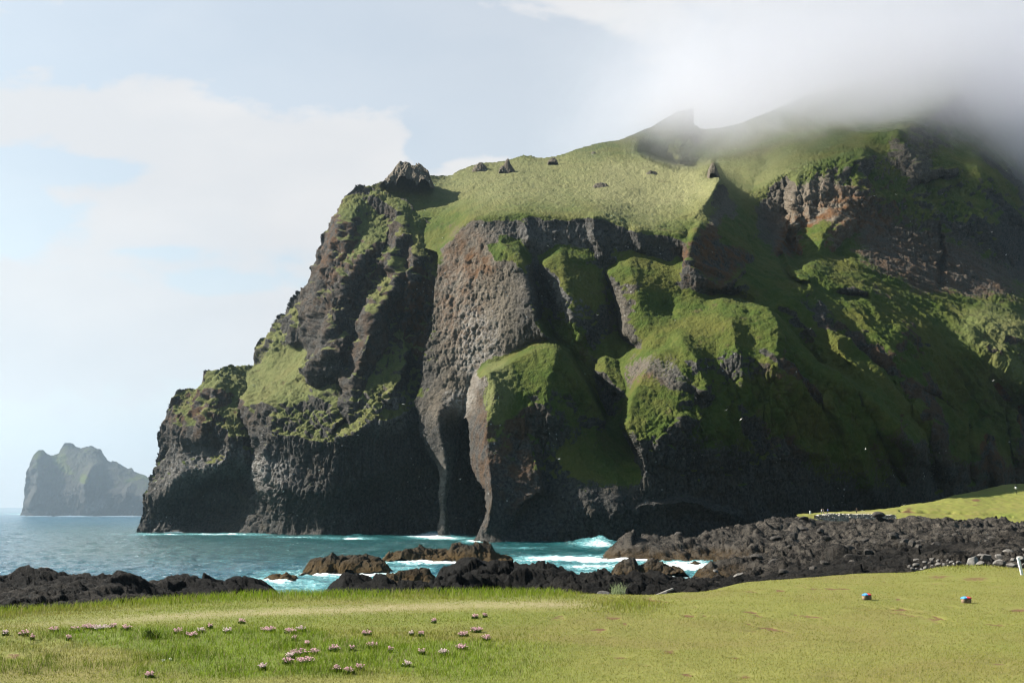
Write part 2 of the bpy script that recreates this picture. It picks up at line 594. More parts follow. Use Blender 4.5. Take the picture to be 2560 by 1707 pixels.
HEAD_LINES = [
    [(1123, 592, 503), (1112, 660, 492), (1102, 780, 484), (1088, 860, 478), (1068, 950, 470), (1062, 1000, 465), (1075, 1060, 460), (1100, 1130, 458)],
    [(880, 520, 532), (872, 600, 514), (852, 700, 498), (832, 780, 486), (815, 900, 474)],
    [(1000, 540, 524), (990, 640, 508), (960, 740, 492), (930, 840, 478), (900, 930, 464)],
    [(1060, 620, 500), (1045, 740, 490), (1030, 850, 480), (1015, 940, 468)],
    [(640, 905, 528), (700, 885, 515), (770, 860, 503)],
    [(650, 960, 505), (700, 950, 494), (760, 930, 488)],
    [(650, 1010, 478), (760, 1000, 462), (900, 1000, 448), (1000, 980, 455)],
    [(640, 1090, 470), (720, 1090, 452), (800, 1110, 438), (860, 1095, 436), (950, 1060, 438), (1020, 1030, 446)],
    [(655, 1170, 462), (700, 1215, 448), (780, 1230, 436), (860, 1210, 434), (960, 1180, 440), (1030, 1150, 448)],
    [(640, 1270, 468), (720, 1280, 452), (800, 1280, 441)],
    [(880, 1300, 440), (900, 1250, 447), (950, 1235, 450), (1000, 1260, 450), (1040, 1200, 455), (1060, 1300, 456)],
    [(400, 1250, 488), (440, 1200, 482), (500, 1170, 477), (560, 1155, 473), (620, 1130, 472)],
    [(440, 1290, 492), (500, 1240, 494), (560, 1210, 490), (620, 1200, 484)],
    [(470, 1310, 492), (540, 1280, 494), (610, 1270, 486)],
    [(450, 1080, 492), (520, 1060, 484), (590, 1080, 480)],
    [(500, 980, 502), (560, 960, 498), (600, 990, 494)],
]
HEAD_RIDGES = [
    # rib polylines drawn downwards: (points with height, width to image left, width to image right, falloff)
    ([(925, 490, 4), (1015, 540, 9), (1005, 600, 10), (985, 650, 10), (985, 695, 11), (950, 745, 11), (928, 800, 10), (905, 880, 7)], 26, 40, 1.3),
    ([(935, 600, 5), (900, 640, 9), (868, 690, 9), (848, 745, 6)], 22, 40, 1.2),
    ([(890, 520, 5), (860, 570, 8), (840, 640, 9), (815, 700, 8), (805, 760, 4)], 26, 34, 1.3),
    ([(800, 770, 8), (812, 800, 12), (805, 880, 12), (790, 950, 9)], 18, 60, 1.0),
    ([(965, 740, 4), (935, 800, 8), (915, 860, 9), (895, 950, 8), (880, 1000, 5)], 20, 30, 1.2),
    ([(1000, 850, 5), (1010, 880, 8), (1000, 930, 8), (975, 1000, 6)], 30, 26, 1.2),
    ([(700, 985, 3), (690, 1060, 5), (655, 1120, 8), (652, 1180, 8), (665, 1230, 6)], 24, 70, 1.0),
    ([(550, 925, 4), (545, 970, 8), (520, 1040, 8), (505, 1100, 6)], 40, 40, 1.2),
    ([(620, 950, -4), (615, 1010, -9), (625, 1080, -10), (640, 1140, -9), (635, 1220, -6)], 26, 18, 1.1),
    ([(770, 955, -6), (810, 962, -13), (850, 955, -12), (868, 990, -8)], 26, 26, 1.0),
    ([(740, 770, 3), (735, 800, 6), (745, 840, 5)], 30, 30, 1.2),
    ([(700, 830, 4), (690, 870, 7), (680, 900, 4)], 26, 30, 1.2),
    ([(1040, 560, 4), (1050, 640, 8), (1030, 720, 7), (1015, 800, 6)], 20, 34, 1.2),
    ([(560, 1040, 3), (575, 1090, 6), (555, 1150, 7), (520, 1190, 6)], 34, 30, 1.2),
    ([(930, 1020, 3), (915, 1050, 5), (890, 1080, 6), (860, 1090, 4)], 20, 24, 1.0),
    ([(860, 1010, -5), (862, 1050, -6), (840, 1090, -3)], 14, 16, 1.0),
]
HEAD_PAINT = [
    ('dry', 760, 850, 460, 420, 0.42), ('rock', 760, 850, 460, 420, 0.10),
    ('rough', 715, 905, 85, 45, -0.85, -25), ('rock', 715, 905, 85, 45, -0.9, -25), ('rock', 660, 850, 50, 50, -0.3), ('rock', 740, 760, 50, 40, -0.3),
    ('rock', 560, 950, 60, 30, -0.25), ('rock', 690, 1010, 70, 45, -0.25), ('rock', 1090, 640, 36, 110, -0.6), ('rough', 1090, 660, 36, 130, -0.5),
    ('rock', 800, 1240, 420, 120, 0.6), ('rock', 1090, 1200, 120, 140, 0.6), ('rock', 850, 760, 90, 150, 0.35), ('rock', 850, 960, 80, 60, 0.4), ('rock', 620, 1000, 40, 120, -0.15),
    ('rust', 930, 750, 160, 220, 0.3), ('rust', 520, 1000, 140, 90, 0.6), ('rust', 1045, 780, 40, 120, 0.8), ('rust', 850, 600, 60, 100, 0.4),
    ('guano_lit', 580, 1160, 120, 40, 0.3), ('guano_lit', 690, 1190, 60, 60, 0.3), ('guano_lit', 970, 1030, 70, 50, 0.35), ('guano_lit', 450, 1180, 60, 60, 0.2),
    ('rough', 800, 1220, 460, 140, -0.75), ('rough', 1090, 1200, 120, 160, -0.6), ('cols', 820, 1200, 430, 150, 1.0), ('cols', 420, 1200, 70, 120, 0.7)]
relief('headland_cliff', HEAD_POLY, HEAD_LINES, HEAD_RIDGES, HEAD_PAINT, seed=11, base_rough=1.0, slope=(0.30, 0.70))['kind'] = 'structure'

# ------------------------------------------------------------------ the elephant, its body and the mountain behind
M_POLY = [(900, 474, 556), (930, 462, 558), (971, 447, 562), (1000, 441, 570), (1077, 438, 600), (1106, 439, 612), (1128, 436, 620), (1155, 421, 628), (1200, 409, 640),
          (1240, 402, 648), (1270, 397, 655), (1306, 386, 660), (1331, 388, 660), (1351, 393, 660), (1400, 387, 665), (1480, 360, 680), (1560, 345, 690),
          (1624, 319, 700), (1688, 281, 710), (1728, 270, 712), (1735, 271, 712), (1737, 313, 705), (1760, 320, 705), (1798, 321, 705), (1853, 308, 708),
          (1926, 279, 720), (2028, 234, 740), (2200, 196, 755), (2380, 160, 770), (2450, 164, 778), (2560, 205, 810), (2660, 245, 840),
          (2660, 1330, 495), (2560, 1320, 480), (2300, 1322, 430), (2050, 1332, 394), (1900, 1342, 372), (1700, 1354, 360), (1550, 1364, 357),
          (1500, 1366, 356), (1400, 1367, 355), (1300, 1366, 348), (1240, 1361, 344), (1183, 1352, 350),
          (1205, 1304, 356), (1213, 1272, 362), (1213, 1224, 372), (1191, 1200, 381), (1177, 1160, 390), (1171, 1100, 399), (1171, 1050, 406),
          (1165, 1045, 440), (1156, 1052, 443), (1152, 1080, 442), (1149, 1120, 440), (1147, 1160, 437), (1133, 1184, 434), (1123, 1232, 432), (1119, 1264, 431),
          (1125, 1296, 430), (1129, 1340, 427), (1110, 1342, 425), (1094, 1338, 427), (1101, 1280, 430), (1097, 1232, 433), (1101, 1192, 435), (1093, 1160, 438),
          (1069, 1128, 441), (1051, 1080, 444), (1047, 1040, 446), (1035, 1004, 448), (1043, 996, 449), (1057, 940, 452), (1059, 880, 455), (1077, 832, 458),
          (1083, 780, 461), (1087, 716, 464), (1093, 652, 467), (1092, 630, 480), (1060, 620, 500), (960, 560, 535)]
M_LINES = [
    # trunk
    [(1112, 1335, 424.5), (1110, 1270, 426.5), (1110, 1230, 428), (1115, 1180, 429), (1112, 1130, 430), (1100, 1080, 431), (1095, 1020, 434)],
    # plateau rim
    [(1175, 543, 466), (1204, 541, 462), (1300, 528, 459), (1391, 537, 456), (1507, 537, 453), (1578, 573, 449), (1646, 580, 447), (1707, 590, 445)],
    [(1204, 606, 455), (1374, 615, 453), (1493, 618, 451), (1600, 634, 449), (1680, 660, 444)],
    # forehead crest
    [(1250, 606, 447), (1290, 640, 437), (1315, 700, 430), (1328, 760, 426), (1338, 800, 423), (1362, 846, 420)],
    [(1180, 640, 457), (1185, 720, 450), (1190, 800, 444), (1200, 880, 438), (1195, 930, 437)],
    [(1350, 690, 452), (1362, 780, 448), (1385, 850, 440), (1430, 900, 428), (1470, 960, 420)],
    [(1401, 626, 446), (1408, 700, 434), (1428, 780, 425), (1450, 850, 420)],
    [(1452, 657, 446), (1503, 718, 440), (1500, 800, 430), (1480, 880, 424)],
    [(1500, 650, 450), (1520, 720, 447), (1532, 800, 440), (1540, 860, 430), (1550, 920, 412)],
    [(1571, 657, 439), (1580, 690, 430), (1600, 760, 420), (1622, 830, 411)],
    [(1575, 657, 439), (1610, 672, 438), (1663, 698, 434), (1712, 731, 430)],
    [(1660, 760, 430), (1690, 800, 421)],
    [(1720, 752, 426), (1680, 810, 412), (1640, 860, 402), (1600, 915, 395)],
    # pyramid and body
    [(1702, 846, 393), (1716, 900, 383), (1706, 960, 373), (1690, 1040, 364), (1650, 1090, 358), (1622, 1160, 357)],
    [(1735, 800, 410), (1800, 800, 401), (1870, 810, 397), (1930, 830, 394)], [(1760, 850, 395), (1830, 870, 388), (1900, 900, 384), (1960, 940, 382)], [(1760, 930, 385), (1850, 960, 382), (1950, 1000, 384)],
    [(1720, 1050, 367), (1850, 1080, 376), (1980, 1100, 385), (2080, 1120, 392)],
    [(1600, 1230, 359), (1700, 1220, 362), (1850, 1230, 371), (2000, 1240, 386)],
    # leg and ear
    [(1218, 928, 397), (1237, 970, 389), (1226, 1018, 385), (1214, 1062, 381), (1211, 1099, 377), (1215, 1150, 369), (1222, 1191, 361), (1222, 1247, 353), (1212, 1321, 347)],
    [(1262, 960, 393), (1285, 1010, 387), (1300, 1060, 383), (1300, 1110, 379), (1290, 1200, 364), (1268, 1300, 351)],
    [(1390, 868, 406), (1388, 907, 400), (1364, 975, 390), (1360, 1006, 385), (1375, 1032, 383), (1402, 1060, 382)],
    [(1450, 1000, 402), (1480, 1070, 394), (1500, 1140, 384)],
    [(1400, 1150, 377), (1450, 1200, 369), (1480, 1290, 357)],
    [(1535, 1120, 380), (1545, 1200, 361), (1540, 1290, 353)],
    # gorge, buttress and right hand slopes
    [(1798, 450, 505), (1773, 495, 490), (1743, 530, 475), (1717, 590, 452)],
    [(1700, 335, 692), (1700, 410, 672)],
    [(1650, 395, 690), (1690, 410, 690)], [(1770, 380, 680), (1800, 430, 650), (1860, 440, 630)],
    [(1920, 400, 640), (1890, 450, 610), (1885, 470, 590)],
    [(1885, 470, 585), (1913, 455, 580), (1950, 437, 575), (2000, 422, 570), (2060, 410, 568), (2140, 395, 566), (2165, 385, 572)],
    [(1720, 600, 438), (1714, 651, 430), (1745, 684, 427), (1800, 722, 426), (1858, 708, 433)],
    [(1780, 560, 462), (1840, 600, 470), (1872, 640, 462)],
    [(1880, 600, 505), (1895, 660, 472), (1930, 710, 452)],
    [(1860, 500, 560), (1900, 520, 566), (1940, 560, 562)],
    [(2090, 629, 520), (2100, 560, 532), (2140, 480, 552)],
    [(2100, 560, 532), (2300, 600, 538), (2450, 690, 529), (2570, 760, 516)],
    [(2010, 665, 476), (2080, 690, 470), (2150, 722, 466), (2300, 785, 472), (2400, 790, 481), (2450, 795, 478), (2570, 812, 476)],
    [(2240, 340, 605), (2300, 440, 580), (2370, 520, 570)], [(2440, 420, 592), (2560, 560, 590)], [(2240, 340, 605), (2400, 240, 670)],
    [(1760, 740, 432), (1860, 740, 440), (1980, 760, 434), (2050, 850, 424)],
    [(2000, 730, 448), (2100, 830, 432), (2200, 900, 428), (2300, 1000, 435), (2400, 1100, 448), (2500, 1200, 465)],
    [(2240, 830, 446), (2330, 880, 458), (2400, 980, 463), (2450, 1060, 467)], [(2430, 800, 474), (2500, 830, 467), (2570, 850, 463), (2660, 880, 458)],
    [(2422, 835, 466), (2480, 900, 459), (2560, 960, 454), (2655, 1000, 450)], [(2500, 1030, 474), (2580, 1150, 486)],
] + edge([(1163, 543, 492, 469), (1135, 578, 490, 468), (1106, 614, 486, 468)]) \
  + edge([(1300, 625, 443, 451), (1322, 660, 435, 453), (1340, 752, 428, 449), (1346, 796, 426, 446), (1374, 847, 421, 441)]) \
  + edge([(1385, 630, 453, 447), (1357, 660, 453, 443), (1362, 680, 452, 442), (1374, 718, 450, 438), (1392, 780, 446, 434)]) \
  + edge([(1545, 662, 450, 439), (1520, 684, 450, 437), (1541, 725, 448, 430), (1558, 779, 444, 423), (1558, 834, 440, 417), (1590, 862, 430, 411)]) \
  + edge([(1775, 749, 424, 433), (1807, 745, 418, 437), (1860, 757, 414, 437), (1926, 770, 408, 435), (1985, 828, 399, 427), (2040, 913, 390, 415),
          (2113, 947, 389, 406), (2198, 1010, 388, 401), (2283, 1117, 391, 399)]) \
  + edge([(1688, 858, 399, 393), (1650, 880, 398, 389), (1621, 895, 397, 386), (1592, 951, 396, 378), (1573, 995, 395, 371), (1564, 1062, 393, 363), (1577, 1091, 391, 359),
          (1588, 1121, 388, 357), (1599, 1154, 370, 358), (1610, 1185, 362, 359), (1612, 1230, 359, 359)]) \
  + edge([(1211, 922, 400, 433), (1240, 915, 402, 432), (1290, 890, 407, 431), (1330, 870, 409, 432), (1370, 862, 409, 433), (1390, 864, 408, 432), (1418, 881, 406, 430),
          (1451, 932, 403, 425), (1481, 988, 403, 419), (1514, 1054, 402, 413)]) \
  + edge([(1211, 922, 436, 401), (1193, 940, 438, 405), (1179, 992, 440, 409), (1171, 1042, 442, 411)]) \
  + edge([(1340, 1091, 380, 388), (1348, 1136, 374, 382), (1361, 1202, 366, 374), (1361, 1239, 362, 370), (1314, 1258, 356, 364), (1285, 1310, 351, 358)]) \
  + edge([(1602, 383, 640, 680), (1640, 400, 622, 690), (1696, 421, 602, 690), (1740, 425, 584, 680), (1775, 415, 574, 660)]) \
  + edge([(1985, 440, 572, 562), (1977, 480, 577, 550), (1978, 530, 574, 541), (1972, 570, 562, 532), (1990, 620, 537, 523), (2002, 646, 522, 516)]) \
  + edge([(1745, 560, 466, 450), (1728, 586, 450, 441), (1712, 655, 446, 431)])
M_LINES = [[(u, v, d - (25 * min(1, max(0, 1 - (v - 900) / 450)) if 1165 < u < 1522 and 860 < v < 1335 and d < 412 else 0)) for (u, v, d) in L] for L in M_LINES]
M_POLY = [(u, v, d - (25 * min(1, max(0, 1 - (v - 900) / 450)) if 1165 < u < 1522 and 1046 < v < 1335 and d < 408 else 0)) for (u, v, d) in M_POLY]
M_RIDGES = [
    ([(1807, 748, 1), (1835, 800, 4), (1842, 880, 5), (1855, 980, 2)], 50, 44, 1.3),
    ([(1926, 773, 2), (1946, 850, 6), (1936, 920, 6), (1962, 1020, 2)], 60, 40, 1.2),
    ([(1700, 860, 2), (1745, 900, 6), (1760, 980, 6)], 30, 30, 1.2),
    ([(1510, 896, 6), (1512, 930, 10), (1535, 965, 6)], 22, 34, 0.8),
    ([(1990, 560, 8), (1945, 620, 10), (1975, 670, 9), (2012, 712, 8)], 34, 20, 1.0),
    ([(1945, 640, -8), (1975, 700, -12), (2010, 722, -8)], 12, 12, 1.0),
    ([(2035, 645, 8), (2055, 600, 17), (2085, 560, 12)], 55, 60, 1.1),
    # buttress flutes
    ([(2030, 420, 3), (2025, 470, 4), (2020, 540, 5)], 14, 22, 1.2), ([(2065, 412, 3), (2060, 470, 4), (2052, 520, 4)], 12, 20, 1.2),
    ([(2110, 400, 3), (2100, 450, 3), (2105, 500, 4)], 16, 22, 1.2), ([(2150, 395, 4), (2145, 440, 5), (2150, 500, 5)], 18, 30, 1.2),
    # layered crag under the cloud
    ([(2200, 330, 6), (2240, 345, 12), (2290, 400, 14), (2300, 440, 8)], 60, 26, 1.0), ([(2290, 390, 4), (2350, 400, 9), (2375, 430, 12), (2350, 450, 8)], 50, 30, 0.9),
    ([(2290, 455, -8), (2330, 452, -14), (2380, 436, -10)], 20, 18, 1.0),
    # dark block, overhang under it
    ([(2390, 500, 3), (2420, 520, 9), (2470, 560, 9), (2530, 640, 6)], 60, 40, 1.1),
    ([(2330, 540, 2), (2350, 600, -9), (2355, 680, -9), (2350, 720, -4)], 12, 12, 0.9),
    # gullies and ribs of the long green slope
    ([(1950, 790, -3), (2010, 860, -7), (2060, 920, -7), (2120, 950, -4)], 22, 30, 1.2),
    ([(2060, 800, 3), (2100, 870, 7), (2180, 940, 7), (2230, 1030, 5)], 30, 26, 1.1),
    ([(2120, 830, -4), (2170, 900, -6), (2250, 1010, -7), (2310, 1120, -6), (2340, 1220, -6)], 30, 24, 1.1),
    ([(2220, 880, 3), (2290, 990, 7), (2330, 1060, 7), (2370, 1180, 6)], 26, 34, 1.1),
    ([(2290, 980, -5), (2340, 1000, -8), (2400, 1060, -6), (2420, 1200, -6)], 18, 18, 1.1),
    ([(2430, 1120, 4), (2460, 1080, 7), (2480, 1150, 8), (2500, 1220, 7)], 24, 30, 1.0),
    ([(2520, 1050, 5), (2550, 1120, 9), (2560, 1200, 8)], 24, 30, 1.0),
    ([(2080, 1010, 3), (2140, 1120, 5), (2190, 1240, 5)], 34, 30, 1.1), ([(2140, 970, -3), (2200, 1090, -6), (2250, 1200, -6)], 20, 20, 1.1),
    ([(2085, 735, -4), (2120, 742, -10), (2160, 745, -7)], 14, 14, 0.9), ([(1860, 690, -4), (1800, 735, -6), (1880, 745, -3)], 12, 14, 1.0),
    # lit bench
    # body flutes
    ([(1800, 1000, 2), (1780, 1100, 4), (1770, 1200, 3)], 40, 30, 1.1), ([(1940, 1040, 2), (1930, 1150, 4), (1950, 1240, 3)], 40, 40, 1.1),
    ([(1600, 1265, 2), (1700, 1250, 5), (1850, 1290, 3)], 30, 12, 1.0),
    ([(1310, 560, 3), (1320, 600, 4)], 20, 24, 1.1), ([(1480, 545, 4), (1490, 590, 6), (1510, 640, 3)], 20, 34, 1.1), ([(1590, 580, 4), (1610, 620, 5)], 18, 34, 1.1),
]
M_PAINT = [
    # turf
    ('rock', 1300, 440, 420, 90, -1.5), ('rock', 1650, 480, 140, 80, -1.5), ('rock', 1560, 400, 200, 60, -1.2), ('rock', 1270, 625, 60, 30, -1.2),
    ('rock', 1400, 645, 55, 28, -0.9), ('rock', 1590, 680, 70, 30, -1.2), ('rock', 1680, 800, 110, 80, -1.2), ('rock', 1850, 790, 130, 60, -1.0),
    ('rock', 1300, 930, 90, 60, -1.3), ('rock', 1250, 1000, 50, 110, -0.6), ('rock', 1420, 760, 90, 130, -0.65), ('rock', 1600, 1030, 60, 60, -1.0), ('rock', 1440, 960, 70, 110, -0.8),
    ('rock', 2000, 700, 160, 60, -0.5), ('rock', 2200, 950, 300, 190, -0.8), ('rock', 2480, 980, 160, 220, -0.9), ('rock', 1850, 1020, 140, 90, -0.55), ('rock', 2150, 1150, 160, 100, -0.5),
    ('rock', 1920, 400, 120, 90, -1.2), ('rock', 2060, 385, 130, 40, -0.9), ('rock', 2080, 600, 60, 40, -0.6), ('rock', 1840, 580, 50, 40, -1.0), ('rock', 2080, 350, 160, 50, -0.9),
    ('rock', 2180, 790, 260, 50, -0.7, 25), ('rock', 2480, 490, 90, 60, -0.3), ('rock', 2500, 330, 120, 80, -0.5), ('rock', 2460, 810, 110, 50, -1.2, 10), ('rock', 1440, 1130, 130, 60, -0.4),
    ('rock', 1290, 1080, 70, 90, -0.4), ('rock', 1730, 800, 200, 50, -0.6, 15),
    ('rock', 1275, 1180, 80, 120, 0.9), ('rock', 1203, 1000, 22, 90, -0.35), ('rock', 1850, 1110, 200, 70, -0.35), ('rust', 1290, 1120, 70, 160, 0.5),
    # bare rock
    ('rock', 1180, 760, 110, 210, 0.9), ('rock', 1130, 1000, 80, 90, 0.9), ('rock', 1110, 1200, 60, 160, 1.0), ('rock', 1640, 920, 75, 60, 0.55), ('rock', 1580, 760, 34, 90, 0.8),
    ('rock', 1400, 575, 230, 32, 0.6), ('rock', 1300, 740, 44, 90, 0.35), ('rock', 1450, 1280, 260, 90, 0.7), ('rock', 1800, 1280, 320, 70, 0.6), ('rock', 2330, 660, 330, 90, 0.8, 22),
    ('rock', 1790, 640, 80, 80, 0.8), ('rock', 2050, 500, 120, 70, 0.8), ('rock', 1950, 560, 60, 110, 0.8), ('rock', 1540, 412, 16, 10, 0.9), ('rock', 1620, 440, 22, 18, 0.9), ('rock', 1735, 460, 16, 12, 0.6),
    ('rock', 1692, 505, 16, 14, 0.7, -50), ('rock', 1790, 510, 50, 60, 0.9), ('rock', 1720, 370, 50, 50, 0.7), ('rock', 2260, 380, 110, 60, 0.6),
    ('rock', 2150, 880, 40, 16, 1.2, 45), ('rock', 2270, 830, 70, 14, 1.2, 40), ('rock', 2300, 990, 44, 20, 1.2, 30), ('rock', 2330, 1060, 20, 60, 1.2, -20), ('rock', 2240, 860, 20, 50, 1.0, -40),
    ('rock', 2150, 838, 24, 18, 1.3), ('rock', 2195, 895, 26, 12, 1.2, 40), ('rock', 2480, 870, 40, 18, 1.1, 30), ('rock', 2530, 850, 30, 14, 1.1), ('rock', 2460, 1130, 26, 60, 1.1, -20), ('rock', 2555, 1060, 20, 60, 1.1),
    ('rock', 2505, 970, 40, 14, 1.1, 45), ('rock', 2120, 735, 34, 16, 1.2), ('rock', 2050, 740, 20, 30, 0.9),
    ('rust', 1150, 720, 70, 160, 0.55), ('rust', 1200, 640, 50, 60, 0.45), ('rust', 1620, 945, 34, 14, 0.7), ('rust', 2300, 680, 360, 110, 0.4, 22), ('rust', 1790, 640, 90, 80, 1.0), ('rust', 2020, 610, 60, 70, 1.1),
    ('rust', 2150, 520, 110, 70, 0.7), ('rust', 2230, 950, 260, 190, 0.5), ('rust', 1960, 1000, 60, 130, 0.6), ('rust', 1203, 1120, 26, 220, 0.3), ('rust', 2480, 1050, 120, 160, 0.9), ('rust', 1960, 660, 40, 70, 0.9),
    ('warm', 1180, 760, 120, 220, 0.9), ('warm', 1120, 1000, 70, 60, 0.7), ('warm', 1620, 930, 70, 70, 0.6), ('warm', 2040, 520, 110, 140, 0.9), ('warm', 2300, 650, 330, 100, 0.35, 22), ('warm', 1790, 520, 50, 70, 0.6), ('warm', 2280, 400, 120, 90, 0.5), ('warm', 1570, 770, 40, 90, 0.5), ('warm', 1110, 1220, 16, 120, 0.4),
    ('guano_lit', 1195, 870, 50, 100, 0.42), ('guano_lit', 1165, 1000, 22, 40, 0.4), ('guano_lit', 1140, 1010, 30, 24, 0.4), ('guano_lit', 1140, 760, 50, 120, 0.16), ('guano_lit', 1110, 1230, 16, 110, 0.25), ('guano_lit', 1690, 900, 70, 40, 0.15),
     ('guano_lit', 1400, 590, 200, 30, 0.2), ('guano_lit', 1430, 740, 60, 60, 0.25),
    ('dry', 1350, 450, 420, 75, 0.75), ('dry', 1650, 470, 160, 80, 0.8), ('dry', 1900, 400, 120, 80, 0.6), ('dry', 2480, 820, 110, 60, 0.35), ('dry', 1240, 980, 40, 90, 0.5), ('dry', 2520, 950, 80, 120, 0.3), ('dry', 1560, 560, 160, 40, 0.35),
    ('block', 1180, 760, 110, 220, 0.9), ('block', 1640, 930, 60, 70, 0.8), ('block', 1110, 1050, 60, 80, 0.4),
    ('rough', 2060, 480, 170, 90, 0.5), ('rough', 2340, 460, 300, 190, 0.9), ('rough', 1800, 560, 110, 90, 0.5), ('rough', 1400, 580, 240, 40, 0.2), ('rough', 1720, 350, 70, 70, 0.6),
    ('flute', 2220, 960, 300, 210, 1.0), ('flute', 2000, 1050, 150, 150, 0.6), ('flute', 2480, 1050, 130, 180, 0.8), ('flute', 1980, 740, 160, 70, 0.5), ('flute', 1440, 760, 120, 150, 0.35),
    ('strata', 2310, 680, 330, 110, 0.6, 22), ('rough', 2310, 640, 330, 110, 0.5, 22), ('strata', 1790, 640, 90, 70, 0.7), ('strata', 2260, 350, 110, 60, 1.0), ('strata', 2020, 560, 80, 80, 0.4),
    ('patch', 2250, 930, 330, 200, 0.65), ('patch', 2480, 480, 160, 160, 0.8), ('patch', 2060, 760, 200, 60, 0.6), ('patch', 1960, 900, 160, 120, 0.5), ('patch', 1420, 780, 110, 120, 0.5), ('patch', 1900, 420, 80, 60, 0.3),
    ('patch', 1300, 1060, 90, 90, 0.4), ('cols', 1450, 1260, 280, 110, 0.7), ('cols', 1800, 1190, 330, 150, 1.1), ('cols', 1110, 1200, 40, 160, 0.6), ('cols', 1180, 760, 110, 200, 0.5),
    ('rough', 1300, 450, 420, 100, -0.6), ('rough', 1480, 1250, 300, 110, -0.2), ('rough', 1800, 1250, 300, 90, -0.15), ('rough', 1820, 1060, 230, 140, 0.55), ('patch', 1820, 1040, 220, 130, 0.6), ('rough', 1400, 1050, 120, 110, 0.4), ('patch', 1420, 1040, 100, 110, 0.5), ('rough', 1110, 1200, 40, 150, -0.65), ('rough', 1180, 760, 110, 200, -0.35), ('rough', 1110, 1040, 60, 60, -0.5),
    ('rough', 1215, 1200, 60, 160, -0.5), ('rough', 2330, 660, 330, 90, -0.3, 22)]
relief('mountain', M_POLY, M_LINES, M_RIDGES, M_PAINT, seed=31, rough=1.0)['kind'] = 'structure'
# ------------------------------------------------------------------ island far out
ISL = [(52, 1289, 1345), (57, 1270, 1345), (60, 1215, 1350), (66, 1185, 1355), (75, 1155, 1360), (84, 1135, 1370), (95, 1124, 1380), (107, 1124, 1380), (118, 1133, 1385),
       (130, 1138, 1390), (146, 1133, 1400), (152, 1120, 1405), (160, 1108, 1410), (168, 1106, 1410), (183, 1108, 1410), (190, 1116, 1412), (202, 1119, 1415), (215, 1115, 1415), (230, 1113, 1415),
       (242, 1120, 1415), (254, 1123, 1415), (258, 1134, 1415), (265, 1143, 1415), (275, 1153, 1415), (288, 1151, 1415), (305, 1160, 1415), (320, 1170, 1415), (329, 1166, 1415), (337, 1178, 1415),
       (362, 1186, 1415), (385, 1200, 1415), (440, 1230, 1415), (440, 1292, 1330), (300, 1291, 1330), (150, 1291, 1330), (75, 1291, 1335)]
isl = relief('island', ISL, [[(100, 1140, 1368), (90, 1200, 1350), (75, 1270, 1342)], [(150, 1150, 1385), (165, 1180, 1368), (200, 1200, 1352), (260, 1210, 1350)],
                             [(160, 1230, 1340), (300, 1235, 1340), (400, 1240, 1345)], [(232, 1165, 1370), (215, 1195, 1352), (212, 1215, 1345)]],
             [([(95, 1150, 6), (92, 1200, 12), (85, 1260, 12)], 18, 12, 1.0), ([(233, 1165, 8), (212, 1210, 16), (214, 1240, 8)], 14, 26, 1.0), ([(325, 1218, 5), (318, 1235, 10)], 10, 20, 1.0)],
             [('rock', 160, 1160, 30, 14, -0.6, 35), ('rock', 215, 1195, 10, 16, -0.5), ('rock', 350, 1195, 30, 8, -0.4), ('rock', 240, 1180, 240, 110, 0.62), ('rock', 200, 1260, 240, 40, 0.5), ('rock', 95, 1130, 14, 10, -0.7),
              ('guano_lit', 250, 1260, 30, 10, 0.4)], st=1.6, soft=1, seed=71, base_rough=0.6, cols=0.3)
isl['kind'] = 'structure'

# ------------------------------------------------------------------ air: even haze, and the cloud that sits on the summit
HAZE = 0.00009


def box(name, x0, x1, y0, y1, z0, z1, mat):
    V = np.array([[x, y, z] for z in (z0, z1) for y in (y0, y1) for x in (x0, x1)], float)
    F = np.array([[0, 2, 3, 1], [4, 5, 7, 6], [0, 1, 5, 4], [2, 6, 7, 3], [0, 4, 6, 2], [1, 3, 7, 5]])
    return mesh_np(name, V, F, mat, smooth=False)


m, n = new_mat('haze_air')
v = n.n('ShaderNodeVolumePrincipled', {'Color': (0.40, 0.52, 0.62, 1), 'Density': HAZE, 'Anisotropy': 0.8})
o = n.t.nodes.new('ShaderNodeOutputMaterial')
n.t.links.new(v, o.inputs['Volume'])
hz = box('haze', -900, 900, -60, 1650, -3, 420, m)
tag(hz, 'thin sea haze that pales the far island', 'haze', kind='stuff')

m, n = new_mat('sea_mist_air')
v = n.n('ShaderNodeVolumePrincipled', {'Color': (0.38, 0.47, 0.56, 1), 'Density': 0.00034, 'Anisotropy': 0.5})
o = n.t.nodes.new('ShaderNodeOutputMaterial')
n.t.links.new(v, o.inputs['Volume'])
mi = box('mist', -1500, -190, 640, 3200, -2, 230, m)
tag(mi, 'pale blue sea mist lying around the far island', 'mist', kind='stuff')

m, n = new_mat('hill_cloud')
pos = n.n('ShaderNodeNewGeometry', out=0)
sp = n.t.nodes.new('ShaderNodeSeparateXYZ')
n.t.links.new(pos, sp.inputs[0])
nz = n.noise(pos, 0.0125, 6.0, 0.64, 0.6)
# the underside hangs lower towards the east, ragged by the noise
base = n.math('MULTIPLY_ADD', sp.outputs[0], -0.074, 247.0)
hgt = n.math('SUBTRACT', sp.outputs[2], base)
hgt = n.math('ADD', hgt, n.math('MULTIPLY', n.math('SUBTRACT', nz, 0.5), 110.0))
den = n.math('MULTIPLY', n.ramp(hgt, -6.0, 50.0), n.ramp(hgt, 160.0, 95.0))
